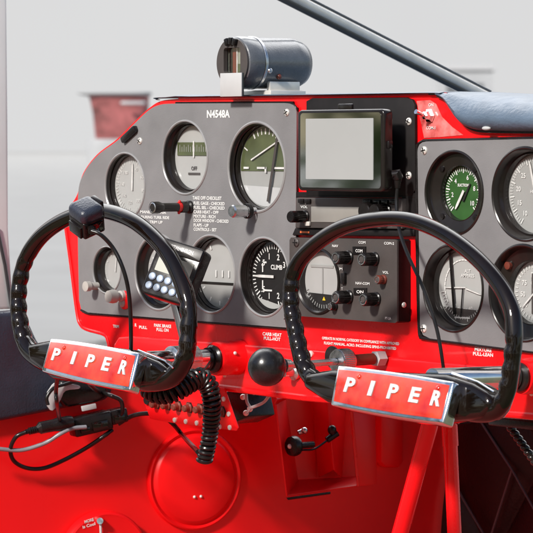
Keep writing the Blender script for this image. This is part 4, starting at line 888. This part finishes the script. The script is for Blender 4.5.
b = B(); b.prism(Mf, [(-1.0, .3), (.85, .3), (.7, .45), (-.85, .45)], -3.1, .1); obj('roof', b, mat('far_roof_paint', (.42, .42, .43), .6), fb)
for x in (-.5, .3):
    b = B(); b.box(Mf, x - .15, x + .15, -.5, -.1, 0, .03); obj('window', b, 'compass', fb)
# unseen cabin floor, added to stop ground bounce and fill the wall red
b = B(); b.quad(None, -.48, .75, -1.3, .66, -.62); tag(obj('floor', b, mat('red_carpet', (.38, .05, .04), .9, nscale=60, nvar=.3)), kind='structure')
# trees behind the viewer's left, mirrored in the display border and the gauge glass; row behind added to darken rim reflections
M['leaf'] = mat('leaf_green', (.075, .12, .03), .5, nscale=7, nvar=.6)
M['bark'] = mat('bark', (.12, .09, .065), .9, nscale=6, nvar=.3, bump=.5, bscale=12)
for i, (tx, ty, hgt, rad, lab) in enumerate(((-7.6, -7.3, 4.6, 2.0, 'broad leafy tree mirrored in the border of the map display'), (-15.5, -5.5, 6.5, 2.6, 'taller leafy tree mirrored at the left of the gauge glass'), (-9.5, -13.5, 5.5, 2.5, 'leafy tree mirrored at the right of the gauge glass'), *[(CAM.x * .4 + 15 * math.cos(math.radians(a_)), CAM.y * .4 + 15 * math.sin(math.radians(a_)), 6.5, 3.2, 'broad leafy tree in the row behind the viewpoint') for a_ in (-110, -92, -75, -58, -40, -24, -6)])):
    t = thing('leafy_tree', lab, 'tree', (tx, ty, -1.45), 'leafy trees behind the viewpoint'); base = Vector((tx, ty, -1.45))
    b = B(); b.tube(spline([base, base + Vector((.05, 0, hgt * .3)), base + Vector((0, .1, hgt * .75))], 5), [.16 - .011 * k for k in range(11)], 10)
    for k in range(6):
        a = k * 1.05; b.tube([base + UP * hgt * (.2 + .07 * k), base + UP * hgt * (.38 + .07 * k) + Vector((math.cos(a), math.sin(a), 0)) * rad * .6], [.05, .02], 6)
    obj('trunk', b, 'bark', t)
    b = B(); tm = bmesh.new(); cl = [(base + Vector((random.uniform(-1, 1) * rad * .75, random.uniform(-1, 1) * rad * .75, hgt * random.uniform(.05, .95))), random.uniform(.25, .6) * (1 if i == 0 else 1.6)) for _ in range(34)]
    for c, rr_ in cl:
        sub = 42 if i == 0 else 240
        for _ in range(sub):
            d = Vector((random.gauss(0, 1), random.gauss(0, 1), random.gauss(0, .8))).normalized() * rr_ * random.random() ** .35
            for _ in range(9 if i == 0 else 1):
                u = Vector((random.gauss(0, 1), random.gauss(0, 1), random.gauss(0, 1))).normalized(); v = u.orthogonal().normalized(); z_ = random.uniform(.045, .075) if i == 0 else random.uniform(.09, .18)
                p = c + d + (Vector((random.gauss(0, 1), random.gauss(0, 1), random.gauss(0, 1))) * .035 if i == 0 else Vector())
                if p.z < -1.35: continue
                tm.faces.new([tm.verts.new(p + u * z_), tm.verts.new(p + v * z_ * .5), tm.verts.new(p - u * z_), tm.verts.new(p - v * z_ * .5)])
    b._merge(tm); obj('crown', b, 'leaf', t)

# ================================================================== LIGHT, WORLD, CAMERA
W = bpy.data.worlds.new('World'); bpy.context.scene.world = W; W.use_nodes = True
sk = W.node_tree.nodes.new('ShaderNodeTexSky'); sk.sky_type = 'NISHITA'; sk.sun_disc = False
bg = W.node_tree.nodes['Background']; W.node_tree.links.new(sk.outputs[0], bg.inputs[0]); bg.inputs[1].default_value = 0.07
# direction towards the sun: behind and left of the camera
sd = (-FWD * .78 - RIGHT * .62).normalized(); el = math.radians(33)
az = math.atan2(sd.x, sd.y)
sk.sun_elevation = el; sk.sun_rotation = az; sk.air_density = 1.0; sk.dust_density = 1.2
sv = Vector((sd.x * math.cos(el), sd.y * math.cos(el), math.sin(el)))
su = bpy.data.lights.new('sun', 'SUN'); su.energy = 2.6; su.angle = math.radians(6); su.color = (1, .96, .90)
so = bpy.data.objects.new('sun', su); C.objects.link(so); so.rotation_euler = sv.to_track_quat('Z', 'Y').to_euler(); so.location = sv * 5 + Vector((0, 0, 1))
cam = bpy.data.cameras.new('camera'); co = bpy.data.objects.new('camera', cam); C.objects.link(co)
co.location = CAM; co.rotation_euler = (-FWD).to_track_quat('Z', 'Y').to_euler()
cam.sensor_width = 36; cam.lens = 36 * FPX / 533; cam.shift_y = -(266.5 - HZ) / 533; cam.clip_end = 3000; cam.clip_start = .05
cam.dof.use_dof = True; cam.dof.focus_distance = 3.25; cam.dof.aperture_fstop = 26
S = bpy.context.scene; S.camera = co
S.view_settings.view_transform = 'Standard'; S.view_settings.look = 'None'; S.view_settings.gamma = 1; S.view_settings.exposure = 0.95
S.cycles.max_bounces = 8; S.cycles.use_denoising = True
